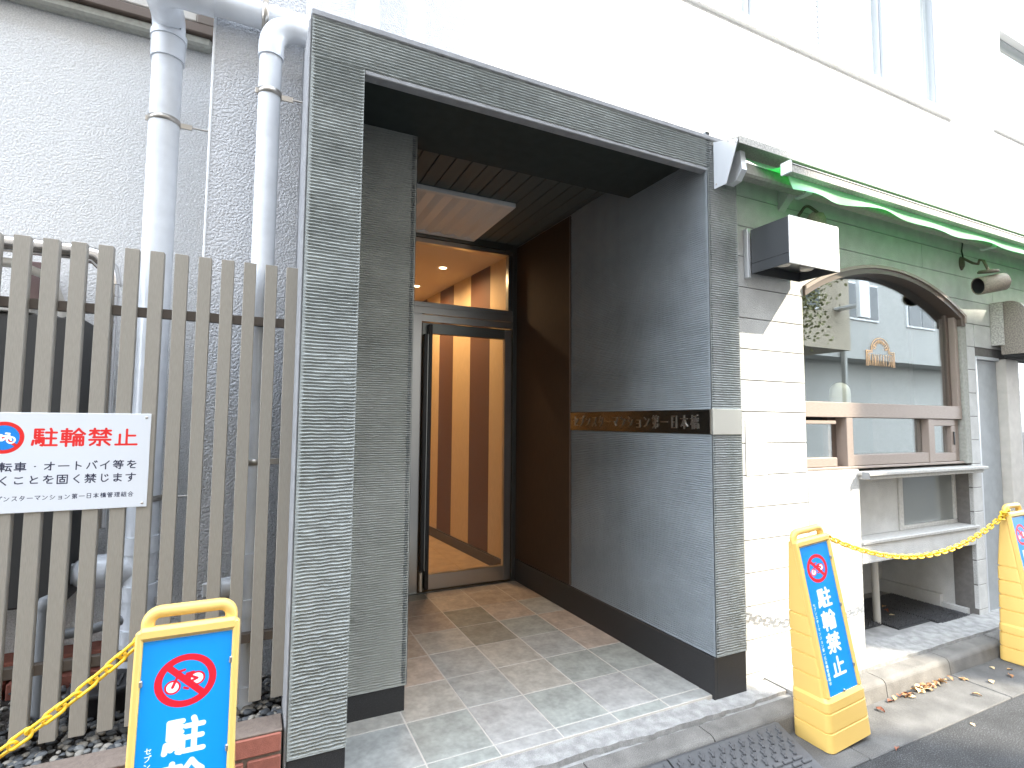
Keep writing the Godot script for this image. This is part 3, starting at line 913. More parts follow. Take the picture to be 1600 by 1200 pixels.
# ================================================================ the lobby behind the glass
func lobby() -> void:
	var B := Vector3(1.973, 0, -2.515)
	var dir := Vector3(-0.08037, 0, -0.99676)
	var wb := Basis(dir, Vector3.UP, dir.cross(Vector3.UP))
	# the wall faces the room, to the left
	if wb.z.x > 0:
		wb = Basis(dir * -1.0, Vector3.UP, (dir * -1.0).cross(Vector3.UP))
	var sgn := 1.0 if wb.x.dot(dir) > 0 else -1.0
	var xw := Transform3D(wb, B)
	var w := Node3D.new()
	w.name = "lobby_wall"
	add_child(w)
	w.set_meta("kind", "structure")
	var st := nb()
	box(st, Vector3(sgn * 2.6, 1.38, -0.075), Vector3(6.1, 2.95, 0.12), 0.0, xw)
	put("backing", st, MT.render, w)
	var cuts := [-0.36, 0.113, 0.531, 0.953, 1.333, 1.74, 2.13, 2.53, 2.93, 3.33, 3.73, 4.13, 4.53, 4.93, 5.33]
	for i in cuts.size() - 1:
		st = nb()
		box(st, Vector3(sgn * (cuts[i] + cuts[i + 1]) * 0.5, 1.44, -0.006), Vector3(cuts[i + 1] - cuts[i] - 0.001, 2.68, 0.012), 0.001, xw)
		put("striped_panel", st, MT.beige if i % 2 == 0 else MT.brown, w)
	st = nb()
	box(st, Vector3(sgn * 2.5, 0.045, 0.0), Vector3(5.7, 0.094, 0.02), 0.002, xw)
	put("skirting", st, MT.baseboard, w)
	var w2 := nb()
	bb(w2, 0.2, 0.34, -0.05, 2.9, -8.0, -2.14)
	struct("lobby_wall", w2, MT.beige)
	w2 = nb()
	bb(w2, 0.2, 2.2, -0.05, 2.9, -8.1, -7.9)
	struct("lobby_wall", w2, MT.beige)
	w2 = nb()
	bb(w2, 0.34, 0.655, 0.0, 2.8, -2.2, -2.10)
	struct("lobby_wall", w2, MT.beige)
	var c := nb()
	bb(c, 0.2, 2.2, 2.772, 2.83, -8.0, -2.135)
	struct("lobby_ceiling", c, MT.lobby_ceiling)
	var f := Node3D.new()
	f.name = "lobby_floor"
	add_child(f)
	f.set_meta("kind", "structure")
	for r in 10:
		for k in 4:
			part("tile", MT.lobby_floor, f, 0.34 + k * 0.45, 0.788 + k * 0.45, -0.03, 0.0, -2.15 - (r + 1) * 0.6 + 0.002, -2.15 - r * 0.6, 0.001)
	var glow := mat(Vector3(1, 0.9, 0.75), 0.5)
	glow.emission_enabled = true
	glow.emission = Color(1.0, 0.86, 0.66)
	glow.emission_energy_multiplier = 3.0
	var dls := [[1.583, -2.90, "nearest to the glass"], [1.545, -3.70, "second from the glass"], [1.50, -4.70, "third from the glass"], [1.45, -5.9, "farthest from the glass"]]
	for q in dls:
		var t := thing("downlight", "small round recessed lobby downlight, " + q[2], "downlight", Vector3(q[0], 2.772, q[1]), 0.0, "lobby downlights")
		var s := nb()
		lathe(s, PackedVector2Array([Vector2(0.036, 0.0), Vector2(0.036, -0.003), Vector2(0.05, -0.004), Vector2(0.052, 0.0)]), 24)
		put("trim_ring", s, MT.white_paint, t)
		s = nb()
		lathe(s, PackedVector2Array([Vector2(0.0, -0.003), Vector2(0.036, -0.003), Vector2(0.036, -0.0005), Vector2(0.0, -0.0005)]), 24)
		put("lamp", s, glow, t)
		var o := SpotLight3D.new()
		o.name = "light"
		o.light_color = Color(1.0, 0.82, 0.60)
		o.light_energy = 0.44
		o.light_size = 0.07
		o.spot_range = 8
		o.spot_angle = 88
		o.spot_angle_attenuation = 1.0
		o.spot_attenuation = 2.0
		o.shadow_enabled = true
		t.add_child(o)
		o.position = Vector3(0, -0.012, 0)
		o.rotation.x = -PI / 2

# ================================================================ slatted fence, sign, planter
func fence_corner() -> void:
	var f := thing("slatted_fence", "taupe metal fence of upright slats beside the grey portal", "fence")
	var st := nb()
	bb(st, -0.020, 0.020, 0.0, 1.528, -0.015, 0.015, 0.0015)
	st.generate_normals()
	var slat := st.commit()
	for k in range(-9, 12):
		put_mesh("slat", slat, MT.slat, f, Transform3D(Basis.from_euler(Vector3(0, rng.randf_range(-0.02, 0.02), 0)), Vector3(-0.664 + 0.0700 * k, 0.332, -0.166)))
	part("rail", MT.rail, f, -1.4, 0.128, 1.640, 1.672, -0.206, -0.183, 0.001)
	part("rail", MT.rail, f, -1.4, 0.128, 0.520, 0.552, -0.206, -0.183, 0.001)
	part("post", MT.rail, f, -1.34, -1.30, 0.28, 1.80, -0.25, -0.208, 0.002)
	part("end_bracket", MT.rail, f, 0.095, 0.130, 1.61, 1.70, -0.225, -0.206, 0.002)
	# printed board screwed to the slats
	var s := thing("no_parking_sign", "white printed board with red and navy Japanese lettering screwed to the slats", "sign")
	part("board", MT.white_paint, s, -0.757, -0.3055, 1.0155, 1.3155, -0.1495, -0.1470, 0.0008)
	st = SurfaceTool.new()
	st.begin(Mesh.PRIMITIVE_TRIANGLES)
	quad_uv(st, Vector3(-0.756, 1.0165, -0.1464), Vector3(-0.3065, 1.0165, -0.1464), Vector3(-0.3065, 1.3145, -0.1464), Vector3(-0.756, 1.3145, -0.1464))
	put("print", st, fence_print(), s)
	for p in [[-0.318, 1.303], [-0.318, 1.028], [-0.745, 1.303], [-0.745, 1.028]]:
		st = nb()
		lathe(st, PackedVector2Array([Vector2(0, 0.0025), Vector2(0.0028, 0.002), Vector2(0.0042, 0.0)]), 10, Transform3D(Basis(Vector3(1, 0, 0), Vector3(0, 0, 1), Vector3(0, -1, 0)), Vector3(p[0], p[1], -0.1463)))
		put("screw", st, MT.clamp, s)
	# brick planter with gravel
	var b := thing("brick_planter", "low red brick planter wall under the slatted fence", "planter")
	part("core", MT.mortar, b, -1.6, 0.118, -0.12, 0.292, -0.11, -0.007)
	for r in 5:
		var y := -0.052 + r * 0.0705
		var x := 0.116 - (0.0 if r % 2 == 0 else 0.1075)
		if r % 2 == 1:
			var hs := nb()
			bb(hs, 0.0185, 0.117, y, y + 0.060, -0.10, -0.0005, 0.004)
			put("brick", hs, MT.brick[r % 4], b)
			x = 0.0085
		while x > -1.4:
			var s2 := nb()
			var dz := rng.randf_range(-0.002, 0.0015)
			bb(s2, x - 0.205, x, y, y + 0.060 + rng.randf_range(-0.001, 0.001), -0.10, dz, 0.004)
			put("brick", s2, MT.brick[rng.randi() % 4], b)
			x -= 0.215
	part("top_mortar", MT.mortar, b, -1.6, 0.119, 0.290, 0.297, -0.109, -0.003, 0.002)
	var soil := nb()
	bb(soil, -1.6, 0.13, -0.1, 0.272, -0.80, -0.11)
	struct("planting_bed", soil, MT.soil)
	# rounded pebbles, three kinds, laid over the bed
	var bed := Node3D.new()
	bed.name = "gravel"
	add_child(bed)
	bed.set_meta("kind", "stuff")
	for kind in 4:
		var g := nb()
		var prof := PackedVector2Array()
		for i in 6:
			var a := -PI / 2 + PI * i / 5.0
			prof.append(Vector2(cos(a) if i > 0 and i < 5 else 0.0, sin(a)))
		lathe(g, prof, 7)
		g.generate_normals()
		var places := []
		for i in 520:
			var q := Vector3(rng.randf_range(-1.5, 0.12), 0.0, rng.randf_range(-0.42, -0.115) if rng.randf() < 0.75 else rng.randf_range(-0.76, -0.42))
			q.y = 0.274 + rng.randf_range(0.0, 0.016) + 0.014 * clampf((-q.z - 0.12) / 0.12, 0, 1)
			if q.z > -0.165:
				q.y += 0.004
			var s3 := rng.randf_range(0.006, 0.0145)
			places.append(Transform3D(Basis.from_euler(Vector3(rng.randf_range(-0.4, 0.4), rng.randf() * TAU, rng.randf_range(-0.4, 0.4))) * Basis.from_scale(Vector3(s3 * 1.25, s3 * 0.62, s3)), q))
		multi("pebbles", g.commit(), MT.pebble[kind], places, bed)
	# bricks at the back of the bed
	var bs := thing("brick_step", "short row of red bricks at the back of the gravel bed", "step")
	for i in 5:
		for r in 2:
			var s4 := nb()
			bb(s4, -0.36 - i * 0.215 - 0.205 - 0.1 * r, -0.36 - i * 0.215 - 0.1 * r, 0.27 + r * 0.07, 0.33 + r * 0.07, -0.79, -0.66 - r * 0.02, 0.004)
			put("brick", s4, MT.brick[(i + r) % 4], bs)
	# round lid in the gravel
	var lid := thing("inspection_lid", "black round plastic inspection lid standing in the gravel behind the slats", "lid", Vector3(-0.44, 0.27, -0.42))
	st = nb()
	lathe(st, PackedVector2Array([Vector2(0.098, 0.0), Vector2(0.098, 0.085), Vector2(0.104, 0.088), Vector2(0.104, 0.104), Vector2(0.098, 0.108), Vector2(0.085, 0.108), Vector2(0.083, 0.104), Vector2(0.0, 0.104)]), 32)
	put("cover", st, mat(Vector3(0.03, 0.03, 0.032), 0.45), lid)
	for i in 3:
		part("grip_rib", MT.black, lid, -0.05 + i * 0.045, -0.04 + i * 0.045, 0.103, 0.108, -0.05, 0.05, 0.002)

func pipe(called: String, m: Material, parent: Node3D, path: PackedVector3Array, r: float) -> MeshInstance3D:
	var st := nb()
	tube(st, path, r, 28)
	return put(called, st, m, parent)

func clamp_ring(parent: Node3D, c: Vector3, r: float, reach: float) -> void:
	var st := nb()
	lathe(st, PackedVector2Array([Vector2(r, -0.011), Vector2(r + 0.003, -0.011), Vector2(r + 0.003, 0.011), Vector2(r, 0.011)]), 24, Transform3D(Basis(), c))
	bb(st, c.x - r - 0.010, c.x - r, c.y - 0.011, c.y + 0.011, c.z + 0.004, c.z + 0.012, 0.001)
	var k := put("clamp", st, MT.clamp, parent)
	part("lug", MT.clamp, k, c.x + r, c.x + r + 0.045, c.y - 0.012, c.y + 0.010, c.z - 0.003, c.z + 0.003, 0.001)
	var s := nb()
	tube(s, PackedVector3Array([c + Vector3(r + 0.04, 0, 0), c + Vector3(reach, 0, 0)]), 0.004, 8)
	put("rod", s, MT.clamp, k)

func pipes() -> void:
	var p := thing("drain_pipe", "thick white plastic drain pipe with elbow, clamps and cleanout behind the fence", "pipe")
	var X := -0.385; var Z := -0.62; var R := 0.056
	pipe("pipe", MT.pvc, p, PackedVector3Array([Vector3(X, 0.26, Z), Vector3(X, 2.90, Z)]), R)
	for q in [[0.60, 0.655], [0.775, 0.84], [2.80, 2.90], [0.44, 0.49]]:
		pipe("socket", MT.pvc, p, PackedVector3Array([Vector3(X, q[0], Z), Vector3(X, q[1], Z)]), R + 0.0065)
	pipe("elbow", MT.pvc, p, bend(Vector3(X, 2.89, Z), Vector3(X, 2.985, Z), Vector3(X, 2.945, -0.42), 0.085), R + 0.0045)
	pipe("elbow", MT.pvc, p, bend(Vector3(X, 2.95, -0.46), Vector3(X, 2.93, -0.345), Vector3(-0.25, 2.93, -0.345), 0.08), R + 0.003)
	pipe("elbow_collar", MT.pvc, p, PackedVector3Array([Vector3(X, 2.890, Z), Vector3(X, 2.915, Z)]), R + 0.011)
	pipe("pipe", MT.pvc, p, PackedVector3Array([Vector3(-0.29, 2.93, -0.345), Vector3(0.30, 2.93, -0.345)]), 0.050)
	pipe("pipe", MT.pvc, p, bend(Vector3(0.28, 2.93, -0.345), Vector3(0.385, 2.93, -0.345), Vector3(0.385, 3.10, -0.345), 0.08), 0.054)
	pipe("pipe", MT.pvc, p, PackedVector3Array([Vector3(0.385, 3.05, -0.345), Vector3(0.385, 8.5, -0.345)]), 0.049)
	pipe("socket", MT.pvc, p, PackedVector3Array([Vector3(-0.262, 2.93, -0.345), Vector3(-0.20, 2.93, -0.345)]), 0.0575)
	# cleanout branch to the left, with a cap
	pipe("branch", MT.pvc, p, PackedVector3Array([Vector3(X, 0.715, Z), Vector3(X - 0.17, 0.715, Z)]), R)
	pipe("branch_socket", MT.pvc, p, PackedVector3Array([Vector3(X - 0.10, 0.715, Z), Vector3(X - 0.175, 0.715, Z)]), R + 0.006)
	var st := nb()
	box(st, Vector3(X - 0.215, 0.715, Z), Vector3(0.03, 0.075, 0.02), 0.006)
	lathe(st, PackedVector2Array([Vector2(0, 0.03), Vector2(0.045, 0.03), Vector2(0.05, 0.02), Vector2(0.05, 0)]), 20, Transform3D(Basis(Vector3(0, 0, 1), Vector3(-1, 0, 0), Vector3(0, -1, 0)), Vector3(X - 0.172, 0.715, Z)))
	put("cleanout_cap", st, MT.pvc, p)
	clamp_ring(p, Vector3(X, 2.535, Z), R, 0.19)
	clamp_ring(p, Vector3(X, 0.985, Z), R, 0.19)
	st = nb()
	lathe(st, PackedVector2Array([Vector2(0.049, -0.012), Vector2(0.053, -0.012), Vector2(0.053, 0.012), Vector2(0.049, 0.012)]), 24, Transform3D(Basis(Vector3(0, -1, 0), Vector3(1, 0, 0), Vector3(0, 0, 1)), Vector3(-0.02, 2.93, -0.345)))
	bb(st, -0.03, -0.01, 2.97, 3.06, -0.35, -0.34)
	put("clamp", st, MT.clamp, p)

	var d := thing("drain_pipe", "thinner white plastic drain pipe close beside the grey portal", "pipe")
	X = 0.006; Z = -0.25; R = 0.0405
	pipe("pipe", MT.pvc, d, PackedVector3Array([Vector3(X, 0.26, Z), Vector3(X, 2.73, Z)]), R)
	pipe("elbow", MT.pvc, d, bend(Vector3(X, 2.70, Z), Vector3(X, 2.838, Z), Vector3(X + 0.16, 2.838, Z), 0.095, 12), R + 0.0055)
	pipe("pipe", MT.pvc, d, PackedVector3Array([Vector3(X + 0.10, 2.838, Z), Vector3(0.50, 2.838, Z)]), R)
	pipe("pipe", MT.pvc, d, bend(Vector3(0.46, 2.838, Z), Vector3(0.575, 2.838, Z), Vector3(0.575, 3.0, Z), 0.07), R)
	pipe("pipe", MT.pvc, d, PackedVector3Array([Vector3(0.575, 2.95, Z), Vector3(0.575, 8.5, Z)]), 0.034)
	for q in [[0.60, 0.66], [0.76, 0.82], [0.33, 0.36]]:
		pipe("socket", MT.pvc, d, PackedVector3Array([Vector3(X, q[0], Z), Vector3(X, q[1], Z)]), R + 0.005)
	pipe("branch", MT.pvc, d, PackedVector3Array([Vector3(X, 0.70, Z), Vector3(X - 0.10, 0.70, Z)]), 0.036)
	pipe("cleanout_cap", MT.pvc, d, PackedVector3Array([Vector3(X - 0.095, 0.70, Z), Vector3(X - 0.125, 0.70, Z)]), 0.041)
	part("cap_grip", MT.pvc, d, X - 0.15, X - 0.12, 0.675, 0.725, Z - 0.008, Z + 0.008, 0.004)
	clamp_ring(d, Vector3(X, 2.555, Z), R, 0.124)
	clamp_ring(d, Vector3(X, 1.145, Z), R, 0.124)

	# bright metal duct behind the slats
	var m := thing("metal_duct", "shiny metal clad duct turning down behind the tops of the slats", "duct")
	pipe("run", MT.chrome, m, PackedVector3Array([Vector3(-1.9, 1.915, -0.50), Vector3(-0.60, 1.915, -0.50)]), 0.030)
	var e := nb()
	# lobster-back elbow of three straight segments
	tube(e, PackedVector3Array([Vector3(-0.62, 1.915, -0.5), Vector3(-0.555, 1.905, -0.5), Vector3(-0.512, 1.860, -0.5), Vector3(-0.503, 1.80, -0.5)]), 0.033, 18)
	put("elbow", e, MT.chrome, m)
	pipe("drop", MT.chrome, m, PackedVector3Array([Vector3(-0.503, 1.81, -0.5), Vector3(-0.503, 0.9, -0.5)]), 0.024)
	pipe("seam_band", MT.chrome, m, PackedVector3Array([Vector3(-0.503, 1.765, -0.5), Vector3(-0.503, 1.757, -0.5)]), 0.0265)
	pipe("seam_band", MT.chrome, m, PackedVector3Array([Vector3(-0.503, 1.665, -0.5), Vector3(-0.503, 1.655, -0.5)]), 0.0265)
	pipe("lower_run", MT.unit, m, PackedVector3Array([Vector3(-1.9, 1.852, -0.52), Vector3(-0.80, 1.852, -0.52), Vector3(-0.70, 1.82, -0.55), Vector3(-0.665, 1.70, -0.58), Vector3(-0.66, 0.9, -0.58)]), 0.017)
	# heater cabinet standing in the recess
	var u := thing("heater_cabinet", "dark outdoor heater cabinet in the recess behind the slats", "cabinet")
	part("casing", MT.unit_dark, u, -1.35, -0.60, 0.62, 1.68, -0.79, -0.56, 0.008)
	part("top_cover", MT.unit, u, -1.36, -0.75, 1.682, 1.71, -0.79, -0.55, 0.004)
	part("side_panel", mat(Vector3(0.17, 0.11, 0.1), 0.6), u, -0.80, -0.745, 1.712, 1.885, -0.78, -0.60, 0.003)
	part("front_panel", mat(Vector3(0.2, 0.2, 0.19), 0.6), u, -1.30, -0.86, 0.72, 1.60, -0.558, -0.552, 0.002)
	part("label_plate", MT.white_paint, u, -0.99, -0.87, 1.40, 1.48, -0.551, -0.549)
	var w := thing("water_pipe", "dark grey water pipe with stop valve low behind the slats", "pipe")
	pipe("riser", MT.grey_pipe, w, PackedVector3Array([Vector3(-0.62, 0.26, -0.45), Vector3(-0.62, 0.64, -0.45)]), 0.028)
	pipe("run", MT.grey_pipe, w, PackedVector3Array([Vector3(-0.62, 0.545, -0.45), Vector3(-0.50, 0.55, -0.46), Vector3(-0.42, 0.55, -0.52)]), 0.017)
	var vc := nb()
	lathe(vc, PackedVector2Array([Vector2(0.028, 0), Vector2(0.031, 0.01), Vector2(0.024, 0.04), Vector2(0.0, 0.05)]), 18, Transform3D(Basis(), Vector3(-0.62, 0.64, -0.45)))
	put("valve_cap", vc, MT.grey_pipe, w)

# ================================================================ the shop
const AX := 3.67
const AY := 0.55
const AR := 1.76

func arch(off: float, x0: float, x1: float, y0: float) -> PackedVector2Array:
	# area under the arch, shrunk by off
	var p := PackedVector2Array([Vector2(x0 + off, y0), Vector2(x1 - off, y0)])
	var r := AR - off
	for i in 33:
		var x := lerpf(x1 - off, x0 + off, i / 32.0)
		p.append(Vector2(x, AY + sqrt(maxf(r * r - (x - AX) * (x - AX), 0))))
	return p

func shop() -> void:
	var s := thing("shop_front", "white boarded corner shop with an arched brown window and low opening", "shop")
	var ZF := -0.06
	var hole := arch(0.0, 2.822, 4.545, 1.03)
	var k := -1
	var ys := [0.02]
	for i in 16:
		ys.append(0.02 + 0.1675 * (i + 1))
	var spans := []
	for i in 16:
		var y0: float = ys[i]
		var y1: float = ys[i + 1]
		if y1 < 2.035:
			spans.append([2.244, 2.815, y0, y1])
			spans.append([4.575, 4.688, y0, y1])
			if y0 > 1.78:
				spans.append([4.692, 7.6, y0, y1])
		else:
			spans.append([2.244, 4.06 if i % 2 == 0 else 4.98, y0, y1])
			spans.append([4.064 if i % 2 == 0 else 4.984, 7.6, y0, y1])
	for q in spans:
		var rect := PackedVector2Array([Vector2(q[0], q[2] + 0.0022), Vector2(q[1], q[2] + 0.0022), Vector2(q[1], q[3] - 0.0022), Vector2(q[0], q[3] - 0.0022)])
		for poly in Geometry2D.clip_polygons(rect, hole):
			var st := nb()
			if poly.size() == 4:
				bb(st, q[0], q[1], q[2] + 0.0022, q[3] - 0.0022, ZF - 0.03, ZF + rng.randf_range(-0.0008, 0.0008), 0.0022)
			else:
				prism(st, poly, 0.03, Transform3D(Basis(), Vector3(0, 0, ZF - 0.03)))
			put("board", st, MT.siding, s)
	part("backing", MT.gap, s, 2.05, 2.815, -0.1, 2.03, -0.25, ZF - 0.006)
	part("backing", MT.gap, s, 4.575, 4.69, -0.1, 2.03, -0.205, ZF - 0.006)
	part("backing", MT.gap, s, 4.70, 7.7, 1.80, 2.03, -0.25, ZF - 0.006)
	var back := nb()
	for poly in Geometry2D.clip_polygons(PackedVector2Array([Vector2(2.05, 2.03), Vector2(7.7, 2.03), Vector2(7.7, 2.72), Vector2(2.05, 2.72)]), hole):
		prism(back, poly, 0.19, Transform3D(Basis(), Vector3(0, 0, -0.256)))
	put("backing", back, MT.gap, s)
	part("roof_slab", MT.concrete, s, 2.245, 7.7, 2.70, 2.738, -0.408, -0.07)
	part("footing", MT.siding, s, 2.244, 2.815, -0.05, 0.018, -0.2, ZF - 0.002, 0.002)
	part("pier", MT.siding, s, 2.8175, 3.283, -0.06, 1.028, -0.75, ZF + 0.001, 0.004)
	part("footing", MT.siding, s, 4.577, 4.688, -0.05, 0.018, -0.2, ZF - 0.001, 0.002)
	# bronze coloured window with an arched head
	var w := sub("window", s)
	var band := nb()
	var o := arch(0.001, 2.822, 4.545, 2.0)
	var inn := arch(0.052, 2.72, 4.545, 1.9)
	for poly in Geometry2D.clip_polygons(o, inn):
		prism(band, poly, 0.09, Transform3D(Basis(), Vector3(0, 0, -0.135)))
	put("arched_head", band, MT.bronze_dark, w)
	band = nb()
	for poly in Geometry2D.clip_polygons(arch(0.001, 2.822, 4.545, 2.02), arch(0.020, 2.75, 4.545, 1.9)):
		prism(band, poly, 0.014, Transform3D(Basis(), Vector3(0, 0, -0.050)))
	put("arch_trim", band, MT.bronze, w)
	part("frame", MT.bronze, w, 2.823, 4.50, 1.338, 1.428, -0.13, -0.072, 0.003)
	part("jamb", MT.bronze, w, 4.462, 4.502, 1.428, 2.07, -0.14, -0.075, 0.003)
	part("jamb", MT.bronze_dark, w, 4.425, 4.458, 1.428, 2.09, -0.15, -0.11, 0.003)
	part("jamb", MT.trim, w, 2.823, 2.86, 1.428, 2.09, -0.15, -0.09, 0.003)
	part("outer_trim", MT.trim, w, 4.504, 4.573, 1.03, 2.085, -0.14, -0.056, 0.004)
	var pane := nb()
	prism(pane, arch(0.04, 2.83, 4.49, 1.42), 0.006, Transform3D(Basis(), Vector3(0, 0, -0.128)))
	put("pane", pane, MT.mirror_pane, w)
	part("frame", MT.bronze, w, 2.823, 4.50, 1.030, 1.045, -0.15, -0.072, 0.003)
	part("post", MT.bronze, w, 3.202, 3.265, 1.045, 1.337, -0.15, -0.074, 0.003)
	part("post", MT.bronze, w, 4.080, 4.150, 1.045, 1.337, -0.15, -0.076, 0.003)
	part("sash_rail", MT.bronze, w, 3.267, 4.078, 1.047, 1.112, -0.14, -0.080, 0.003)
	part("pane", MT.mirror_pane, w, 3.265, 4.08, 1.112, 1.336, -0.125, -0.120)
	var ls := sub("sash", w)
	ls.set_meta("label", "left sliding sash standing partly open")
	part("sash", MT.bronze, w, 2.825, 3.125, 1.047, 1.10, -0.135, -0.086, 0.003)
	part("sash", MT.bronze, w, 2.825, 3.125, 1.297, 1.318, -0.135, -0.086, 0.003)
	part("sash", MT.bronze_dark, w, 3.118, 3.198, 1.047, 1.336, -0.17, -0.137, 0.003)
	part("pane", MT.mirror_pane, w, 2.825, 3.118, 1.10, 1.297, -0.12, -0.115)
	ls.free()
	part("sash", MT.bronze, w, 4.152, 4.42, 1.047, 1.105, -0.13, -0.083, 0.003)
	part("sash", MT.bronze, w, 4.152, 4.42, 1.290, 1.336, -0.13, -0.083, 0.003)
	part("sash", MT.bronze, w, 4.372, 4.42, 1.106, 1.289, -0.13, -0.083, 0.003)
	part("pane", MT.mirror_pane, w, 4.152, 4.372, 1.105, 1.290, -0.115, -0.110)
	part("handle", MT.black, w, 4.392, 4.402, 1.16, 1.25, -0.083, -0.076, 0.001)
	part("jamb", MT.bronze, w, 4.425, 4.502, 1.047, 1.336, -0.16, -0.10, 0.003)
	# gilt emblem on the glass
	var em := nb()
	var zc := -0.1195
	var e0 := Vector2(3.652, 1.672)
	var pts := PackedVector2Array([Vector2(-0.15, 0.0), Vector2(-0.15, 0.098), Vector2(-0.10, 0.098)])
	for i in 13:
		var a := PI - PI * i / 12.0
		pts.append(Vector2(cos(a) * 0.10, 0.098 + sin(a) * 0.088))
	pts.append(Vector2(0.15, 0.098)); pts.append(Vector2(0.15, 0.0))
	for sc in [1.0, 0.9]:
		for i in pts.size() - 1:
			var a: Vector2 = e0 + pts[i] * sc
			var b2: Vector2 = e0 + pts[i + 1] * sc
			var d := (b2 - a).normalized()
			if a.distance_to(b2) > 0.001:
				box(em, Vector3.ZERO, Vector3(a.distance_to(b2) + 0.003, 0.0055, 0.0012 + 0.00003 * i), 0.0, Transform3D(Basis(Vector3(d.x, d.y, 0), Vector3(-d.y, d.x, 0), Vector3(0, 0, 1)), Vector3((a.x + b2.x) * 0.5, (a.y + b2.y) * 0.5, zc)))
	for i in 11:
		var a := PI * (0.08 + 0.84 * i / 10.0)
		var dv := Vector2(cos(a), sin(a))
		var c2 := e0 + Vector2(0, 0.098) + dv * 0.066
		box(em, Vector3.ZERO, Vector3(0.026, 0.006 if i % 3 else 0.012, 0.0011), 0.0, Transform3D(Basis(Vector3(dv.x, dv.y, 0), Vector3(-dv.y, dv.x, 0), Vector3(0, 0, 1)), Vector3(c2.x, c2.y, zc)))
	put("emblem", em, MT.gold, w)
	for i in 9:
		put("emblem_letter", letter("KAWATATSU"[i], Vector2(0.021, 0.078), 0.0034, 0.0012, Transform3D(Basis(), Vector3(3.652 - 0.1155 + i * 0.0288, 1.712, zc - 0.0004))), MT.gold, w)
	# counter shelf, lower light and apron
	part("shelf", MT.shelf, s, 3.265, 4.625, 0.992, 1.014, -0.16, 0.012, 0.004)
	part("shelf_edge", MT.shelf, s, 3.285, 4.61, 0.968, 0.990, -0.16, -0.01, 0.003)
	part("shelf_end", MT.grey_pipe, s, 3.258, 3.266, 0.975, 1.016, -0.03, 0.014, 0.003)
	var lw := sub("low_window", s)
	part("panel", MT.siding, lw, 3.285, 3.86, 0.60, 0.967, -0.20, -0.168, 0.002)
	part("post", MT.shelf, lw, 3.862, 3.90, 0.60, 0.967, -0.20, -0.160, 0.003)
	part("pane", MT.pane_grey, lw, 3.93, 4.56, 0.625, 0.95, -0.185, -0.18)
	part("frame", MT.shelf, lw, 3.902, 4.575, 0.60, 0.625, -0.20, -0.165, 0.003)
	part("frame", MT.shelf, lw, 4.55, 4.575, 0.627, 0.967, -0.20, -0.165, 0.003)
	part("frame", MT.shelf, lw, 3.902, 3.93, 0.627, 0.967, -0.20, -0.170, 0.003)
	part("backing", MT.gap, lw, 3.29, 4.575, 0.5, 0.99, -0.3, -0.21)
	part("sill", MT.shelf, s, 3.286, 4.61, 0.578, 0.600, -0.20, -0.050, 0.004)
	part("apron", MT.siding, s, 3.286, 4.573, 0.467, 0.577, -0.20, ZF, 0.003)
	part("reveal", MT.siding, s, 4.576, 4.62, 0.60, 0.967, -0.2, -0.095, 0.003)
	# low opening with mats
	var pit := sub("low_opening", s)
	part("side_wall", MT.siding, pit, 4.578, 4.70, -0.1, 0.60, -0.72, -0.207)
	part("back_wall", MT.siding, pit, 3.1, 4.7, -0.1, 0.6, -0.80, -0.70)
	part("soffit", MT.gap, pit, 3.28, 4.58, 0.47, 0.56, -0.72, -0.205)
	part("plinth", MT.siding, pit, 4.535, 4.577, -0.05, 0.07, -0.70, -0.28, 0.002)
	part("plinth", MT.siding, pit, 4.545, 4.5765, -0.05, 0.015, -0.279, -0.12, 0.002)
	part("floor", MT.concrete, pit, 3.28, 4.58, -0.08, -0.024, -0.72, -0.06)
	st_pole(s)
	# room behind the glass
	var room := nb()
	bb(room, 2.75, 4.75, 0.6, 2.72, -1.9, -1.8)
	bb(room, 2.65, 2.75, 0.6, 2.72, -1.9, -0.26)
	bb(room, 4.75, 4.85, 0.6, 2.72, -1.9, -0.26)
	bb(room, 2.7, 4.8, 0.6, 0.9, -1.9, -0.31)
	bb(room, 2.7, 4.8, 2.6, 2.72, -1.9, -0.26)
	put("room", room, mat(Vector3(0.10, 0.11, 0.11), 0.9), s)
	# door and frame at the right
	part("service_door", MT.door_grey, s, 4.695, 5.02, -0.04, 1.775, -0.14, -0.078, 0.003)
	part("door_frame", MT.alu, s, 4.691, 4.715, -0.04, 1.795, -0.10, -0.062, 0.003)
	part("door_head", MT.alu, s, 4.716, 5.03, 1.776, 1.80, -0.10, -0.060, 0.003)
	part("frame_column", MT.pillar_beige, s, 5.025, 5.20, -0.04, 1.79, -0.16, -0.02, 0.004)
	part("frame_column", MT.shelf, s, 5.202, 5.26, -0.04, 1.79, -0.16, -0.035, 0.004)
	part("side_glass", MT.pane_grey, s, 5.262, 7.6, -0.04, 1.79, -0.14, -0.10)
	part("interior_wall", MT.gap, s, 4.7, 7.7, -0.1, 2.7, -0.8, -0.5)

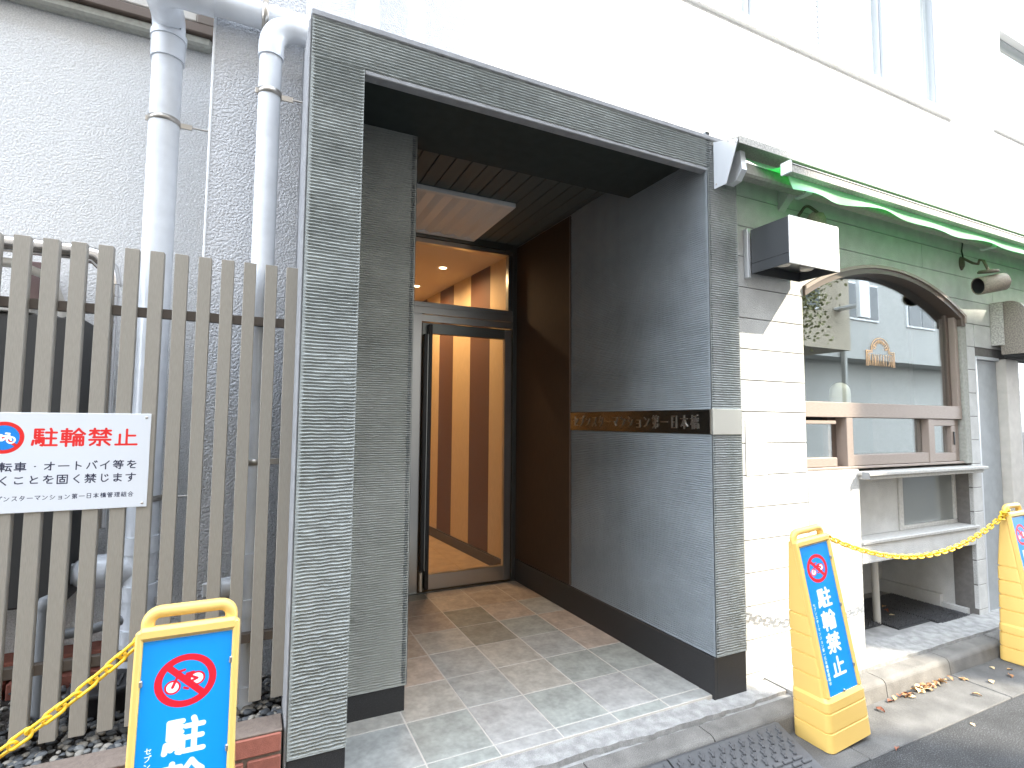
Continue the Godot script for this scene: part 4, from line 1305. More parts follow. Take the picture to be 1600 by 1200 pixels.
func st_pole(s: Node3D) -> void:
	var pole := thing("support_pole", "grey steel pole standing in the low opening under the shop window", "pole")
	var st := nb()
	tube(st, PackedVector3Array([Vector3(3.785, -0.022, -0.285), Vector3(3.775, 0.47, -0.285)]), 0.022, 16)
	put("tube", st, MT.unit, pole)
	var defs := [[3.42, 3.775, -0.62, -0.25, "leftmost of the three"], [3.79, 4.152, -0.64, -0.155, "middle of the three"], [4.158, 4.522, -0.60, -0.085, "rightmost of the three"]]
	for q in defs:
		var m := thing("scraper_mat", "black bristle scraper mat on the floor of the low opening, " + q[4], "mat", Vector3.ZERO, 0.0, "mats in the low opening")
		part("base", MT.bristle, m, q[0], q[1], -0.0235, -0.016, q[2], q[3], 0.002)
		var b := nb()
		bb(b, -0.0035, 0.0035, 0, 0.011, -0.0018, 0.0018)
		b.generate_normals()
		var places := []
		for i in int((q[1] - q[0]) / 0.0135):
			for j in int((q[3] - q[2]) / 0.0135):
				places.append(Transform3D(Basis.from_euler(Vector3(rng.randf_range(-0.3, 0.3), rng.randf() * PI, rng.randf_range(-0.3, 0.3))), Vector3(q[0] + 0.008 + i * 0.0135, -0.0165, q[2] + 0.008 + j * 0.0135)))
		multi("bristles", b.commit(), MT.rubber, places, m)

# ================================================================ awning over the shop
func awning() -> void:
	var a := thing("awning", "rolled in green canvas awning under a metal cover above the shop window", "awning")
	# sloping cover with a lip; the outline lies across the awning
	var along := Basis(Vector3(0, 0, -1), Vector3(0, 1, 0), Vector3(1, 0, 0))
	var st := nb()
	prism(st, PackedVector2Array([Vector2(0.06, 2.752), Vector2(-0.166, 2.698), Vector2(-0.166, 2.662), Vector2(-0.160, 2.662), Vector2(-0.160, 2.690), Vector2(0.06, 2.742)]), 5.6, Transform3D(along, Vector3(2.078, 0, 0)))
	put("cover", st, MT.alu_dirty, a)
	st = nb()
	prism(st, PackedVector2Array([Vector2(-0.005, 2.738), Vector2(-0.160, 2.684), Vector2(-0.082, 2.489), Vector2(-0.005, 2.491)]), 0.004, Transform3D(along, Vector3(2.072, 0, 0)))
	var cap_ := put("end_plate", st, MT.alu, a)
	for q in [[0.10, 2.70], [0.148, 2.672], [0.02, 2.51]]:
		st = nb()
		lathe(st, PackedVector2Array([Vector2(0, 0.002), Vector2(0.004, 0.0015), Vector2(0.005, 0)]), 10, Transform3D(Basis(Vector3(0, 0, 1), Vector3(-1, 0, 0), Vector3(0, -1, 0)), Vector3(2.072, q[1], q[0])))
		put("screw", st, MT.clamp, cap_)
	# end casting and roller housing
	st = nb()
	prism(st, PackedVector2Array([Vector2(0.03, 2.60), Vector2(-0.07, 2.665), Vector2(-0.115, 2.66), Vector2(-0.125, 2.56), Vector2(-0.09, 2.515), Vector2(-0.04, 2.508), Vector2(0.03, 2.55)]), 0.035, Transform3D(along, Vector3(2.135, 0, 0)))
	put("end_casting", st, MT.alu, a)
	part("casting_bolt", MT.black, a, 2.170, 2.178, 2.555, 2.572, 0.085, 0.102, 0.002)
	part("casting_bolt", MT.black, a, 2.170, 2.178, 2.60, 2.617, 0.09, 0.107, 0.002)
	part("torsion_bar", MT.trim, a, 2.172, 7.5, 2.545, 2.612, 0.045, 0.112, 0.010)
	part("bar_bracket", MT.alu, a, 2.64, 2.675, 2.535, 2.620, 0.035, 0.122, 0.004)
	part("bar_bracket", MT.alu, a, 4.60, 4.635, 2.535, 2.620, 0.035, 0.122, 0.004)
	st = nb()
	prism(st, PackedVector2Array([Vector2(0.058, 2.50), Vector2(0.058, 2.64), Vector2(-0.04, 2.63), Vector2(-0.04, 2.60)]), 0.05, Transform3D(along, Vector3(2.632, 0, 0)))
	put("wall_bracket", st, MT.siding, a)
	# front rail
	st = nb()
	prism(st, PackedVector2Array([Vector2(-0.180, 2.604), Vector2(-0.224, 2.600), Vector2(-0.229, 2.590), Vector2(-0.226, 2.553), Vector2(-0.182, 2.549)]), 5.2, Transform3D(along, Vector3(2.362, 0, 0)))
	put("front_rail", st, MT.alu_dirty, a)
	part("rail_cap", MT.white_paint, a, 2.348, 2.361, 2.545, 2.608, 0.176, 0.232, 0.002)
	part("rail_groove", MT.dark, a, 2.363, 7.55, 2.588, 2.592, 0.2265, 0.2305)
	# canvas from the roller to the rail, and the scalloped edge hanging under it
	st = nb()
	st.set_smooth_group(0)
	var n := 120
	var g := []
	for i in n + 1:
		var x := 2.19 + 5.3 * i / n
		var row := []
		for j in 9:
			var t := j / 8.0
			var sag := 0.035 * sin(PI * t) + 0.012 * sin(x * 2.2 + t * 4.0) * t
			var xe := x if x > 2.36 else lerpf(x, maxf(x, 2.36), t)
			row.append(Vector3(xe, lerpf(2.648, 2.606, t) - sag * (0.4 if x > 2.5 else 1.0), lerpf(0.085, 0.188, t)))
		g.append(row)
	for i in n:
		for j in 8:
			face(st, PackedVector3Array([g[i][j], g[i + 1][j], g[i + 1][j + 1], g[i][j + 1]]), Vector3.UP)
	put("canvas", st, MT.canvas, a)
	st = nb()
	st.set_smooth_group(0)
	g = []
	for i in 401:
		var x := 2.385 + 5.1 * i / 400.0
		var row := []
		var amp := 0.25 + 0.75 * exp(-(x - 2.385) * 1.1)
		var w := sin((x - 2.385) * 11.0) * amp
		var drop := 0.074 + 0.018 * sin((x - 2.385) * 5.2 + 0.6) * (0.35 + 0.65 * exp(-(x - 2.385) * 0.8))
		for j in 7:
			var t := j / 6.0
			row.append(Vector3(x, 2.553 - drop * t, 0.190 + (0.030 * w + 0.012) * t * t + 0.016 * t))
		g.append(row)
	for i in 400:
		for j in 6:
			face(st, PackedVector3Array([g[i][j], g[i + 1][j], g[i + 1][j + 1], g[i][j + 1]]), Vector3.BACK)
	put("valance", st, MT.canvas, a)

# ================================================================ things fixed to the shop wall
func shop_fittings() -> void:
	var b := thing("light_box", "square metal light box with blank white front fixed to the shop wall", "light box")
	part("casing", MT.lamp_box, b, 2.368, 2.750, 2.150, 2.338, -0.03, 0.196, 0.003)
	var sk := nb()
	bb(sk, 2.368, 2.374, 2.098, 2.1495, -0.03, 0.196, 0.001)
	bb(sk, 2.744, 2.750, 2.098, 2.1495, -0.03, 0.196, 0.001)
	bb(sk, 2.3745, 2.7435, 2.098, 2.1495, -0.03, -0.024, 0.001)
	put("skirt", sk, MT.lamp_box, b)
	part("front_panel", MT.lamp_face, b, 2.366, 2.752, 2.096, 2.340, 0.197, 0.205, 0.002)
	part("wall_flange", MT.alu, b, 2.345, 2.367, 2.075, 2.345, -0.058, -0.03, 0.003)
	for x in [2.47, 2.65]:
		var s := nb()
		lathe(s, PackedVector2Array([Vector2(0.034, 0), Vector2(0.034, -0.022), Vector2(0.028, -0.026), Vector2(0, -0.02)]), 18, Transform3D(Basis(), Vector3(x, 2.149, 0.09)))
		put("lamp_holder", s, MT.unit, b)
	# shade behind the box
	var g := thing("gooseneck_lamp", "old grey conical lamp shade mounted above the light box", "lamp")
	var st := nb()
	var tilt := Transform3D(Basis.from_euler(Vector3(0.45, 0, 0.25)), Vector3(2.86, 2.505, 0.02))
	lathe(st, PackedVector2Array([Vector2(0.0, 0.0), Vector2(0.03, 0.0), Vector2(0.045, -0.02), Vector2(0.085, -0.14), Vector2(0.082, -0.14), Vector2(0.042, -0.022), Vector2(0.0, -0.01)]), 24, tilt)
	put("shade", st, MT.old_metal, g)
	pipe("arm", MT.old_dark, g, bend(Vector3(2.80, 2.50, -0.058), Vector3(2.82, 2.56, -0.02), Vector3(2.86, 2.505, 0.02), 0.03), 0.008)
	# spot lamp right of the arch
	var l := thing("wall_lamp", "weathered can shaped spot lamp on a curved arm right of the arched window", "lamp")
	st = nb()
	lathe(st, PackedVector2Array([Vector2(0, 0.022), Vector2(0.022, 0.018), Vector2(0.036, 0.006), Vector2(0.038, 0)]), 20, Transform3D(Basis(Vector3(0.8, 0, 0), Vector3(0, 0, 1), Vector3(0, -1.35, 0)), Vector3(4.56, 2.462, -0.06)))
	put("rosette", st, MT.old_dark, l)
	pipe("arm", MT.old_dark, l, PackedVector3Array([Vector3(4.56, 2.50, -0.05), Vector3(4.535, 2.44, 0.02), Vector3(4.515, 2.42, 0.06), Vector3(4.50, 2.445, 0.075), Vector3(4.49, 2.43, 0.10), Vector3(4.50, 2.36, 0.12)]), 0.0085)
	pipe("cable", MT.black, l, PackedVector3Array([Vector3(4.575, 2.70, -0.052), Vector3(4.57, 2.60, -0.05), Vector3(4.555, 2.55, -0.05), Vector3(4.565, 2.48, -0.045)]), 0.005)
	st = nb()
	lathe(st, PackedVector2Array([Vector2(0, 0.020), Vector2(0.052, 0.016), Vector2(0.060, 0.004), Vector2(0.056, -0.006), Vector2(0, -0.008)]), 24, Transform3D(Basis.from_euler(Vector3(0.12, 0, 0.15)), Vector3(4.50, 2.345, 0.12)))
	put("cap", st, MT.old_dark, l)
	var ax := Vector3(-0.74, -0.16, -0.42).normalized()
	var sx := ax.cross(Vector3.UP).normalized()
	var can := Transform3D(Basis(sx, ax, sx.cross(ax)), Vector3(4.53, 2.268, 0.125))
	st = nb()
	lathe(st, PackedVector2Array([Vector2(0.0, -0.085), Vector2(0.05, -0.085), Vector2(0.060, -0.075), Vector2(0.060, 0.095), Vector2(0.054, 0.095), Vector2(0.054, -0.06), Vector2(0.0, -0.06)]), 28, can)
	put("can", st, MT.old_metal, l)
	st = nb()
	lathe(st, PackedVector2Array([Vector2(0.0, -0.055), Vector2(0.0535, -0.055), Vector2(0.0535, 0.093)]), 28, can)
	put("can_lining", st, MT.dark, l)
	# curved hood at the right edge
	var h := thing("vent_hood", "rust flecked metal vent hood with curved top over the grey side door", "vent hood")
	st = nb()
	var prof := PackedVector2Array([Vector2(0.058, 2.205), Vector2(-0.05, 2.205)])
	for i in 7:
		var t := i / 6.0 * PI / 2
		prof.append(Vector2(-0.05 - 0.10 * sin(t), 2.095 + 0.11 * cos(t)))
	prof.append_array(PackedVector2Array([Vector2(-0.15, 1.815), Vector2(0.003, 1.815), Vector2(0.003, 1.885), Vector2(0.058, 1.885)]))
	prism(st, prof, 0.62, Transform3D(Basis(Vector3(0, 0, -1), Vector3(0, 1, 0), Vector3(1, 0, 0)), Vector3(4.93, 0, 0)))
	put("body", st, MT.hood, h)
	part("lower_flange", MT.dark, h, 4.94, 5.54, 1.795, 1.814, 0.004, 0.146, 0.002)
	part("side_flange", MT.alu_dirty, h, 4.922, 4.929, 1.885, 2.20, -0.058, 0.02, 0.001)
	# notice on the boards
	var n := thing("notice_sheet", "pale notice sheet with faint upright writing on the shop boards", "notice")
	var img := Image.create(160, 300, false, Image.FORMAT_RGB8)
	img.fill(Color(0.93, 0.93, 0.92))
	for c in 3:
		for i in 11 - c * 2:
			var o := Vector2(124 - c * 32, 26 + i * 17)
			for q in 3:
				var d := Vector2(rng.randf_range(-5, 5), rng.randf_range(-5, 5))
				cap(img, o + d, o + d + Vector2(rng.randf_range(-6, 6), rng.randf_range(-5, 5)), 0.7, Color(0.72, 0.72, 0.74))
	st = SurfaceTool.new()
	st.begin(Mesh.PRIMITIVE_TRIANGLES)
	quad_uv(st, Vector3(2.331, 1.026, -0.0558), Vector3(2.485, 1.026, -0.0558), Vector3(2.485, 1.316, -0.0558), Vector3(2.331, 1.316, -0.0558))
	part("sheet", MT.paper, n, 2.33, 2.486, 1.025, 1.317, -0.0588, -0.0563)
	put("print", st, picture(img, 0.7), n)
	# inside the shop window
	var cu := thing("curtain", "narrow white curtain hanging inside the left edge of the arched window", "curtain")
	st = nb()
	st.set_smooth_group(0)
	for i in 24:
		var x0 := 2.84 + i * 0.0085
		var x1 := x0 + 0.0085
		face(st, PackedVector3Array([Vector3(x0, 1.2, -0.235 + 0.012 * sin(i * 1.3)), Vector3(x1, 1.2, -0.235 + 0.012 * sin((i + 1) * 1.3)), Vector3(x1, 2.2, -0.235 + 0.012 * sin((i + 1) * 1.3)), Vector3(x0, 2.2, -0.235 + 0.012 * sin(i * 1.3))]), Vector3.BACK)
	put("cloth", st, MT.white_paint, cu)
	var jar := thing("domed_ornament", "pale domed ornament standing inside the arched window above the rail", "ornament", Vector3(3.33, 1.395, -0.19))
	st = nb()
	var pr := PackedVector2Array([Vector2(0.0, 0.165)])
	for i in 8:
		var t := (i + 1) / 8.0 * PI / 2
		pr.append(Vector2(0.058 * sin(t), 0.107 + 0.058 * cos(t)))
	pr.append(Vector2(0.060, 0.0)); pr.append(Vector2(0.0, 0.0))
	lathe(st, pr, 28)
	put("dome", st, mat(Vector3(0.62, 0.64, 0.5), 0.4), jar)
	part("stand", MT.shelf, jar, -0.4, 1.1, -0.03, -0.001, -0.1, 0.045, 0.003)

# ================================================================ stands, chains, ramp, leaves
func loft(st: SurfaceTool, rings: Array) -> void:
	# rings: [y, half width, back z, front z, corner radius, x shift]
	st.set_smooth_group(FLAT)
	var outl := []
	for r in rings:
		var p := PackedVector3Array()
		var q: float = minf(r[4], minf(r[1], (r[3] - r[2]) * 0.5) * 0.98)
		for c in [[1, 1, 0], [-1, 1, 1], [-1, -1, 2], [1, -1, 3]]:
			var ctr := Vector2((r[1] - q) * c[0], (r[3] - q) if c[1] > 0 else (r[2] + q))
			for i in 5:
				var t: float = (c[2] + i / 4.0) * PI / 2
				p.append(Vector3(ctr.x + q * cos(t), r[0], ctr.y + q * sin(t)))
		outl.append(p)
	for i in outl.size() - 1:
		var m := Vector3(0, 0, (rings[i][2] + rings[i][3]) * 0.5)
		st.set_smooth_group(i + 1)
		for k in 20:
			var l := (k + 1) % 20
			var q := PackedVector3Array([outl[i][k], outl[i][l], outl[i + 1][l], outl[i + 1][k]])
			var o := (q[0] + q[1]) * 0.5 - m
			o.y = 0
			if o.length() < 0.002 or (outl[i][0] - outl[i + 1][0]).length() < 1e-6:
				continue
			if absf(rings[i][0] - rings[i + 1][0]) < 1e-5:
				o = Vector3.UP if rings[i][1] > rings[i + 1][1] else Vector3.DOWN
			face(st, q, o)
	st.set_smooth_group(FLAT)
	face(st, outl[0], Vector3.DOWN)
	face(st, outl[outl.size() - 1], Vector3.UP)

func front_z(y: float) -> float:
	return lerpf(0.094, 0.000, clampf((y - 0.20) / 0.665, 0, 1))

func make_stand() -> Node3D:
	var t := thing("no_parking_stand", "", "stand", Vector3.ZERO, 0.0, "yellow no parking stands along the kerb")
	var st := nb()
	# hollow plastic body in stacked courses with grooves between them
	var rings := []
	var lv := [0.0, 0.085, 0.165, 0.212]
	for i in lv.size() - 1:
		for e in [[lv[i] + 0.005, 0.0], [lv[i + 1] - 0.005, 0.0], [lv[i + 1] - 0.002, 0.006], [lv[i + 1] + 0.002, 0.006]]:
			var y: float = e[0]
			var f := y / 0.24
			rings.append([y, lerpf(0.147, 0.134, f) - e[1], -0.076 + e[1], lerpf(0.110, 0.101, f) - e[1], 0.026, 0])
	rings.pop_back(); rings.pop_back()
	rings.push_front([0.0, 0.141, -0.073, 0.105, 0.026, 0])
	rings.append([0.222, 0.124, -0.074, 0.092, 0.022, 0])
	loft(st, rings)
	rings = []
	var up := [0.214, 0.30, 0.385, 0.47, 0.555, 0.875]
	for i in up.size() - 1:
		for e in [[up[i] + 0.005, 0.0], [up[i + 1] - 0.005, 0.0], [up[i + 1] - 0.002, 0.006], [up[i + 1] + 0.002, 0.006]]:
			var y: float = e[0]
			rings.append([y, lerpf(0.127, 0.106, (y - 0.21) / 0.665) - e[1], -0.072 + 0.022 * clampf((y - 0.55) / 0.33, 0, 1) + e[1], front_z(y) - 0.012, 0.014, 0])
	rings.pop_back(); rings.pop_back()
	loft(st, rings)
	var body := put("body", st, MT.yellow, t)
	# raised rim either side of the board, and the handle loop
	var tilt := atan2(0.094, 0.665)
	var fr := Transform3D(Basis.from_euler(Vector3(-tilt, 0, 0)), Vector3(0, 0.20, 0.094))
	for s in [-1, 1]:
		st = nb()
		box(st, Vector3(s * 0.1085, 0.352, -0.006), Vector3(0.017, 0.66, 0.026), 0.005, fr)
		put("rim", st, MT.yellow, t)
	st = nb()
	box(st, Vector3(0, 0.672, -0.010), Vector3(0.224, 0.032, 0.034), 0.008, fr)
	put("rim", st, MT.yellow, t)
	st = nb()
	var hp := PackedVector3Array([Vector3(-0.095, 0.85, -0.022)])
	for i in 7:
		var a := PI - i / 6.0 * PI / 2
		hp.append(Vector3(-0.067 + 0.028 * cos(a), 0.884 + 0.028 * sin(a), -0.026))
	for i in 7:
		var a := PI / 2 - i / 6.0 * PI / 2
		hp.append(Vector3(0.067 + 0.028 * cos(a), 0.884 + 0.028 * sin(a), -0.026))
	hp.append(Vector3(0.095, 0.85, -0.022))
	tube(st, hp, 0.0155, 14)
	put("handle", st, MT.yellow, t)
	# printed board held by clips
	st = SurfaceTool.new()
	st.begin(Mesh.PRIMITIVE_TRIANGLES)
	quad_uv(st, fr * Vector3(-0.0995, 0.022, -0.0035), fr * Vector3(0.0995, 0.022, -0.0035), fr * Vector3(0.0995, 0.654, -0.0035), fr * Vector3(-0.0995, 0.654, -0.0035))
	put("printed_board", st, MT.stand_print, t)
	st = nb()
	box(st, Vector3(0, 0.338, -0.0065), Vector3(0.2, 0.634, 0.004), 0.0005, fr)
	put("board_back", st, MT.white_paint, t)
	for s in [-1, 1]:
		for y in [0.10, 0.36, 0.57]:
			st = nb()
			box(st, Vector3(s * 0.100, y + 0.012 * s, 0.000), Vector3(0.010, 0.016, 0.008), 0.002, fr)
			put("clip", st, MT.clamp, t)
	st = nb()
	box(st, Vector3(0.0, 0.028, 0.000), Vector3(0.010, 0.012, 0.008), 0.002, fr)
	put("clip", st, MT.clamp, t)
	# small sticker on the side
	part("sticker", mat(Vector3(0.55, 0.62, 0.1), 0.5), t, -0.1332, -0.1310, 0.176, 0.200, -0.035, 0.005)
	part("sticker", MT.black, t, -0.1352, -0.1330, 0.150, 0.161, -0.035, 0.005)
	return t

func catenary(a: Vector3, b: Vector3, sag: float, n: int) -> PackedVector3Array:
	var p := PackedVector3Array()
	for i in n + 1:
		var t := float(i) / n
		p.append(a.lerp(b, t) - Vector3(0, sag * 4.0 * t * (1.0 - t), 0))
	return p

func chain(label: String, a: Vector3, b: Vector3, sag: float, link: ArrayMesh, tail: int) -> void:
	var t := thing("plastic_chain", label, "chain", Vector3.ZERO, 0.0, "yellow chains between the stands")
	var fine := catenary(a, b, sag, 400)
	var pitch := 0.0375
	var acc := 0.0
	var k := 0
	for i in fine.size() - 1:
		acc += fine[i].distance_to(fine[i + 1])
		if acc >= pitch:
			acc -= pitch
			var d := (fine[i + 1] - fine[i]).normalized()
			var s := d.cross(Vector3.UP).normalized()
			var u := s.cross(d)
			var roll := (0.75 if k % 2 == 0 else -0.82) + rng.randf_range(-0.12, 0.12)
			var bs := Basis(d, u * cos(roll) + s * sin(roll), s * cos(roll) - u * sin(roll))
			put_mesh("link", link, MT.chain, t, Transform3D(bs, fine[i]))
			k += 1
	for i in tail:
		# spare links looped round the handle at the far end
		var ang := i * 0.9
		var q := b + Vector3(-0.045 - 0.012 * i, 0.012 * sin(ang) - 0.006 * i, 0.012 + 0.006 * cos(ang))
		put_mesh("link", link, MT.chain, t, Transform3D(Basis.from_euler(Vector3(ang, 0.4 * sin(ang), 0.5 + 0.3 * cos(ang))), q))

func street_things() -> void:
	MT.stand_print = stand_print()
	var s := make_stand()
	var G := -0.1115
	s.position = Vector3(2.412, G + 0.010, 0.294)
	s.rotation = Vector3(0, 0.0, 0.085)
	s.set_meta("label", "yellow no parking stand at the foot of the portal's right pier, beside the rubber ramp")
	var o := s.duplicate()
	add_child(o, true)
	o.position = Vector3(-0.132, G, 0.296)
	o.rotation = Vector3(0, 0.0, 0.0)
	o.set_meta("label", "yellow no parking stand in front of the slatted fence, nearest to the viewer")
	o = s.duplicate()
	add_child(o, true)
	o.position = Vector3(4.255, G, 0.296)
	o.rotation = Vector3(0, 0.04, 0)
	o.set_meta("label", "yellow no parking stand before the grey side door, cut by the photo's right edge")
	o = s.duplicate()
	add_child(o, true)
	o.position = Vector3(-2.15, G, 0.28)
	o.rotation = Vector3(0, 0.05, 0)
	o.set_meta("label", "yellow no parking stand holding the far left end of the left chain")
	var st := nb()
	var loop := PackedVector3Array()
	for i in 16:
		var a := TAU * i / 16
		loop.append(Vector3(cos(a) * 0.0105 + (0.0145 if cos(a) > 0 else -0.0145), sin(a) * 0.0115, 0))
	tube(st, loop, 0.0042, 7, true)
	st.generate_normals()
	var link: ArrayMesh = st.commit()
	chain("yellow plastic chain sagging in front of the shop window", Vector3(2.440, 0.778, 0.272), Vector3(4.19, 0.772, 0.275), 0.18, link, 6)
	chain("yellow plastic chain running down to the left from the nearest stand", Vector3(-0.212, 0.766, 0.275), Vector3(-2.07, 0.77, 0.26), 0.46, link, 3)
	# rubber kerb ramps
	ramp(1.52, 2.15, "black rubber kerb ramp with raised arrow tread, next to the yellow stand")
	ramp(0.885, 1.515, "black rubber kerb ramp with raised arrow tread, farther left from the stand")
	# dry leaves drifted against the kerb
	var kinds := []
	for v in 4:
		var ls := nb()
		ls.set_smooth_group(0)
		var n := 7
		var pts := []
		for i in n + 1:
			var t := float(i) / n
			var wd := 0.014 * sin(PI * pow(t, 0.75)) * (1.0 + 0.25 * sin(i * 2.3 + v)) + 0.0008
			var lift := 0.012 * sin(PI * t) * (0.4 + 0.3 * v) 
			pts.append([Vector3((t - 0.5) * 0.052, 0.003 + lift + 0.007 * (v % 2), -wd), Vector3((t - 0.5) * 0.052, 0.002 + lift * 0.5, 0), Vector3((t - 0.5) * 0.052, 0.003 + lift * 0.8 + 0.006 * (v % 3) * 0.5, wd)])
		for i in n:
			for j in 2:
				face(ls, PackedVector3Array([pts[i][j], pts[i + 1][j], pts[i + 1][j + 1], pts[i][j + 1]]), Vector3.UP)
		ls.generate_normals()
		kinds.append(ls.commit())
	var spots := []
	for i in 46:
		var x := 3.28 + 0.36 * (rng.randf() + rng.randf() - 1.0)
		if i > 36:
			x = rng.randf_range(2.7, 4.3)
		spots.append([x, 0.238 + 0.012 * absf(rng.randfn()) + (0.02 if i > 36 else 0.0), "dry %s leaf in the drift against the kerb", "dry leaves drifted along the kerb"])
	for i in 9:
		spots.append([rng.randf_range(2.5, 4.2), rng.randf_range(0.30, 0.62), "dry %s leaf lying loose on the gutter or road", "loose dry leaves on the street"])
	for q in [[4.02, -0.36], [3.98, -0.30], [4.10, -0.42]]:
		spots.append([q[0], q[1], "dry %s leaf on the bristle mats in the low opening", "dry leaves in the low opening"])
	for i in spots.size():
		var q = spots[i]
		var y: float = -0.111
		var hue := rng.randi() % 4
		if q[1] > 0.485: y = -0.1165
		if q[1] < 0: y = -0.004
		if i < 37: y += rng.randf_range(0, 0.014)
		var lf := put_mesh("dry_leaf", kinds[i % 4], MT.leaf[hue], self, Transform3D(Basis.from_euler(Vector3(rng.randf_range(-0.5, 0.5) if i < 37 else 0.0, rng.randf() * TAU, rng.randf_range(-0.4, 0.4) if i < 37 else 0.0)) * Basis.from_scale(Vector3.ONE * rng.randf_range(0.5, 0.92)), Vector3(q[0], y, q[1])))
		tag(lf, q[2] % ["rust brown", "tan", "straw coloured", "dark reddish"][hue], "leaf", q[3])

func ramp(x0: float, x1: float, label: String) -> void:
	var r := thing("rubber_ramp", label, "kerb ramp", Vector3.ZERO, 0.0, "rubber ramps against the kerb")
	var prof := PackedVector2Array([Vector2(-0.222, -0.1115), Vector2(-0.222, -0.032), Vector2(-0.236, -0.029), Vector2(-0.445, -0.103), Vector2(-0.452, -0.1115)])
	var st := nb()
	prism(st, prof, x1 - x0 - 0.004, Transform3D(Basis(Vector3(0, 0, -1), Vector3(0, 1, 0), Vector3(1, 0, 0)), Vector3(x0 + 0.002, 0, 0)))
	put("body", st, MT.rubber, r)
	# the slope's own axes: x along the kerb, y out of the surface, z down the slope
	var dn := Vector3(0, -0.074, 0.209).normalized()
	var sl := Transform3D(Basis(Vector3.RIGHT, dn.cross(Vector3.RIGHT).normalized(), dn), Vector3(x0, -0.029, 0.236))
	if sl.basis.y.y < 0:
		sl.basis.y = -sl.basis.y
	var bars := nb()
	box(bars, Vector3(-0.009, 0, 0), Vector3(0.030, 0.014, 0.0075), 0.0025, Transform3D(Basis.from_euler(Vector3(0, 0.62, 0)), Vector3(0, 0, -0.008)))
	box(bars, Vector3(-0.009, 0, 0), Vector3(0.030, 0.014, 0.0075), 0.0025, Transform3D(Basis.from_euler(Vector3(0, -0.62, 0)), Vector3(0, 0, 0.008)))
	box(bars, Vector3(0.016, 0, 0), Vector3(0.012, 0.0055, 0.006), 0.002)
	bars.generate_normals()
	var tread := bars.commit()
	for j in 4:
		for i in 11:
			var x := 0.035 + i * 0.056 + (0.028 if j % 2 else 0.0)
			if x < x1 - x0 - 0.02:
				put_mesh("tread_arrow", tread, MT.rubber, r, sl * Transform3D(Basis.from_euler(Vector3(0, 1.2, 0)), Vector3(x, 0.001, 0.028 + j * 0.032)))
	var pad := nb()
	box(pad, Vector3.ZERO, Vector3(0.052, 0.013, 0.0165), 0.003)
	pad.generate_normals()
	var block := pad.commit()
	for j in 3:
		for i in 11:
			var x := 0.032 + i * 0.058 + (0.029 if j % 2 else 0.0)
			if x < x1 - x0 - 0.026:
				put_mesh("tread_block", block, MT.rubber, r, sl * Transform3D(Basis(), Vector3(x, 0.001, 0.156 + j * 0.022)))

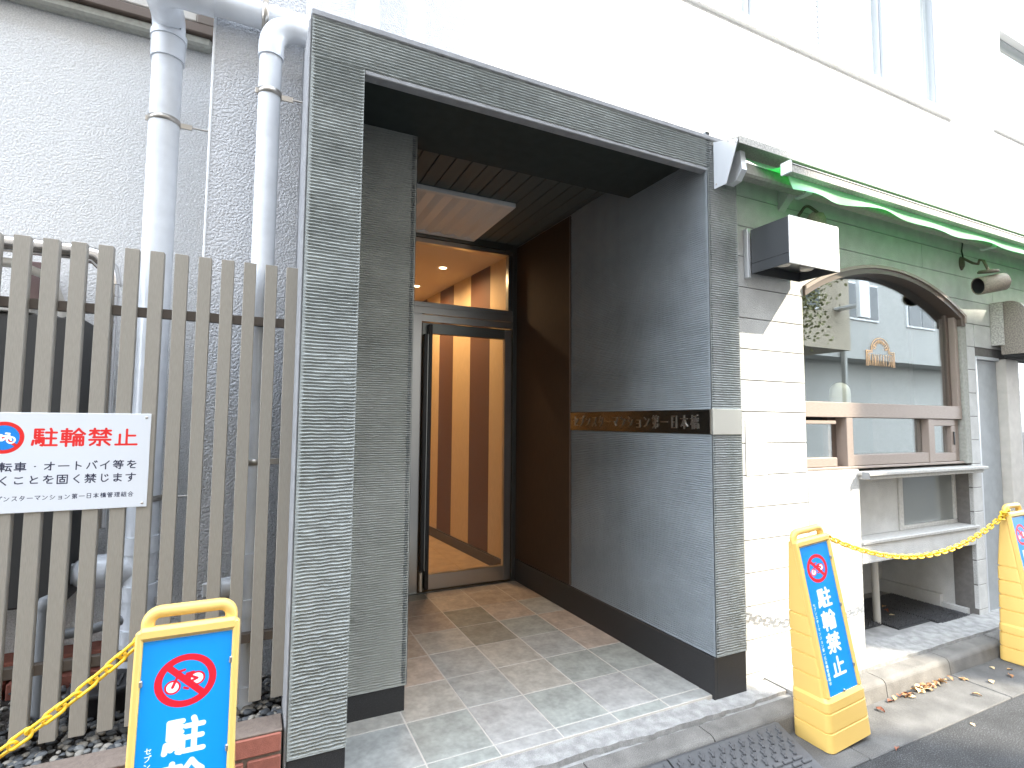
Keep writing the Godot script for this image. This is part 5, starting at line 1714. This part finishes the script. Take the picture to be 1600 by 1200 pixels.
# ================================================================ across the street (seen mirrored in the shop window; it shades the entrance)
func opposite() -> void:
	var a := thing("tall_building", "tall plain building across the street from the entrance", "building")
	part("wall", MT.facade, a, -26, 12.4, -0.13, 19.0, 11.0, 20)
	part("wall", MT.facade, a, 12.4, 13.32, -0.13, 16.55, 11.0, 18)
	for i in 8:
		for j in 4:
			part("window", MT.far_glass, a, -22.0 + i * 3.4, -20.2 + i * 3.4, 1.2 + j * 3.2, 2.7 + j * 3.2, 10.96, 11.01)
	var b := thing("beige_building", "beige building with overhanging upper floor across the street from the shop", "building")
	part("wall", MT.facade_b, b, 10.26, 13.9, 3.2, 9.86, 6.4, 6.9)
	part("wall", MT.facade_b, b, 12.7, 13.9, 3.2, 9.86, 6.9, 10.5)
	part("wall", MT.facade_white, b, 13.9, 24.0, 3.2, 9.4, 7.4, 10.5)
	part("wall", MT.facade_white, b, 12.6, 24.0, -0.13, 3.2, 8.2, 10.5)
	part("wall", MT.facade_white, b, 10.3, 10.7, -0.13, 3.2, 6.5, 6.88)
	part("wall", MT.facade, b, 11.8, 12.6, -0.13, 3.2, 9.9, 10.5)
	for q in [[11.0, 12.6, 4.2, 5.5], [11.0, 12.6, 7.0, 8.3], [15.4, 16.8, 4.4, 5.4], [18.4, 19.8, 4.4, 5.4]]:
		var z := 6.4 if q[0] < 13.9 else 7.4
		var w := sub("window", b)
		part("frame", MT.white_paint, w, q[0] - 0.06, q[1] + 0.06, q[2] - 0.06, q[3] + 0.06, z - 0.05, z + 0.02, 0.01)
		part("pane", MT.far_glass, w, q[0], (q[0] + q[1]) * 0.5 - 0.03, q[2], q[3], z - 0.07, z - 0.04)
		part("pane", MT.far_glass, w, (q[0] + q[1]) * 0.5 + 0.03, q[1], q[2], q[3], z - 0.07, z - 0.04)
	part("downpipe", MT.facade_white, b, 15.0, 15.12, -0.1, 9.0, 7.25, 7.38, 0.02)
	var sg := thing("blade_sign", "tall narrow white sign on the beige building across the street", "sign")
	part("panel", MT.white_paint, sg, 13.2, 13.6, 3.9, 7.0, 5.7, 5.8, 0.01)
	part("bracket", MT.alu, sg, 13.25, 13.55, 4.2, 4.26, 5.8, 6.4, 0.01)
	part("bracket", MT.alu, sg, 13.25, 13.55, 6.5, 6.56, 5.8, 6.4, 0.01)
	var t := thing("street_tree", "leafy tree across the street beside the beige building", "tree", Vector3(9.25, -0.13, 5.3))
	var st := nb()
	tube(st, PackedVector3Array([Vector3(0, 0, 0), Vector3(0.05, 1.6, 0), Vector3(0.0, 3.2, 0.1), Vector3(0.1, 4.6, 0)]), 0.10, 10)
	tube(st, PackedVector3Array([Vector3(0.0, 2.6, 0.05), Vector3(0.5, 3.6, 0.3), Vector3(0.8, 4.4, 0.4)]), 0.05, 8)
	tube(st, PackedVector3Array([Vector3(0.0, 2.4, 0.05), Vector3(-0.5, 3.3, -0.3), Vector3(-0.7, 4.2, -0.5)]), 0.05, 8)
	put("trunk", st, MT.bark, t)
	st = nb()
	for i in 11000:
		var d := Vector3(rng.randfn(), rng.randfn() * 0.8, rng.randfn()).normalized()
		var c := Vector3(rng.randf_range(-0.7, 0.7), 4.2 + rng.randf_range(-0.8, 1.0), rng.randf_range(-0.7, 0.7)) + d * rng.randf_range(0.2, 0.7)
		var u := Vector3(rng.randfn(), rng.randfn(), rng.randfn()).normalized() * 0.045
		var v := u.cross(Vector3(rng.randfn(), rng.randfn(), rng.randfn()).normalized()).normalized() * 0.027
		face(st, PackedVector3Array([c - u, c + v, c + u, c - v]), d)
	put("crown", st, MT.green_tree, t)
	var p := thing("utility_pole", "grey concrete utility pole across the street left of the beige building", "pole", Vector3(10.35, -0.13, 5.4))
	st = nb()
	tube(st, PackedVector3Array([Vector3(0, 0, 0), Vector3(0, 5.2, 0)]), 0.13, 16)
	put("shaft", st, MT.facade_white, p)
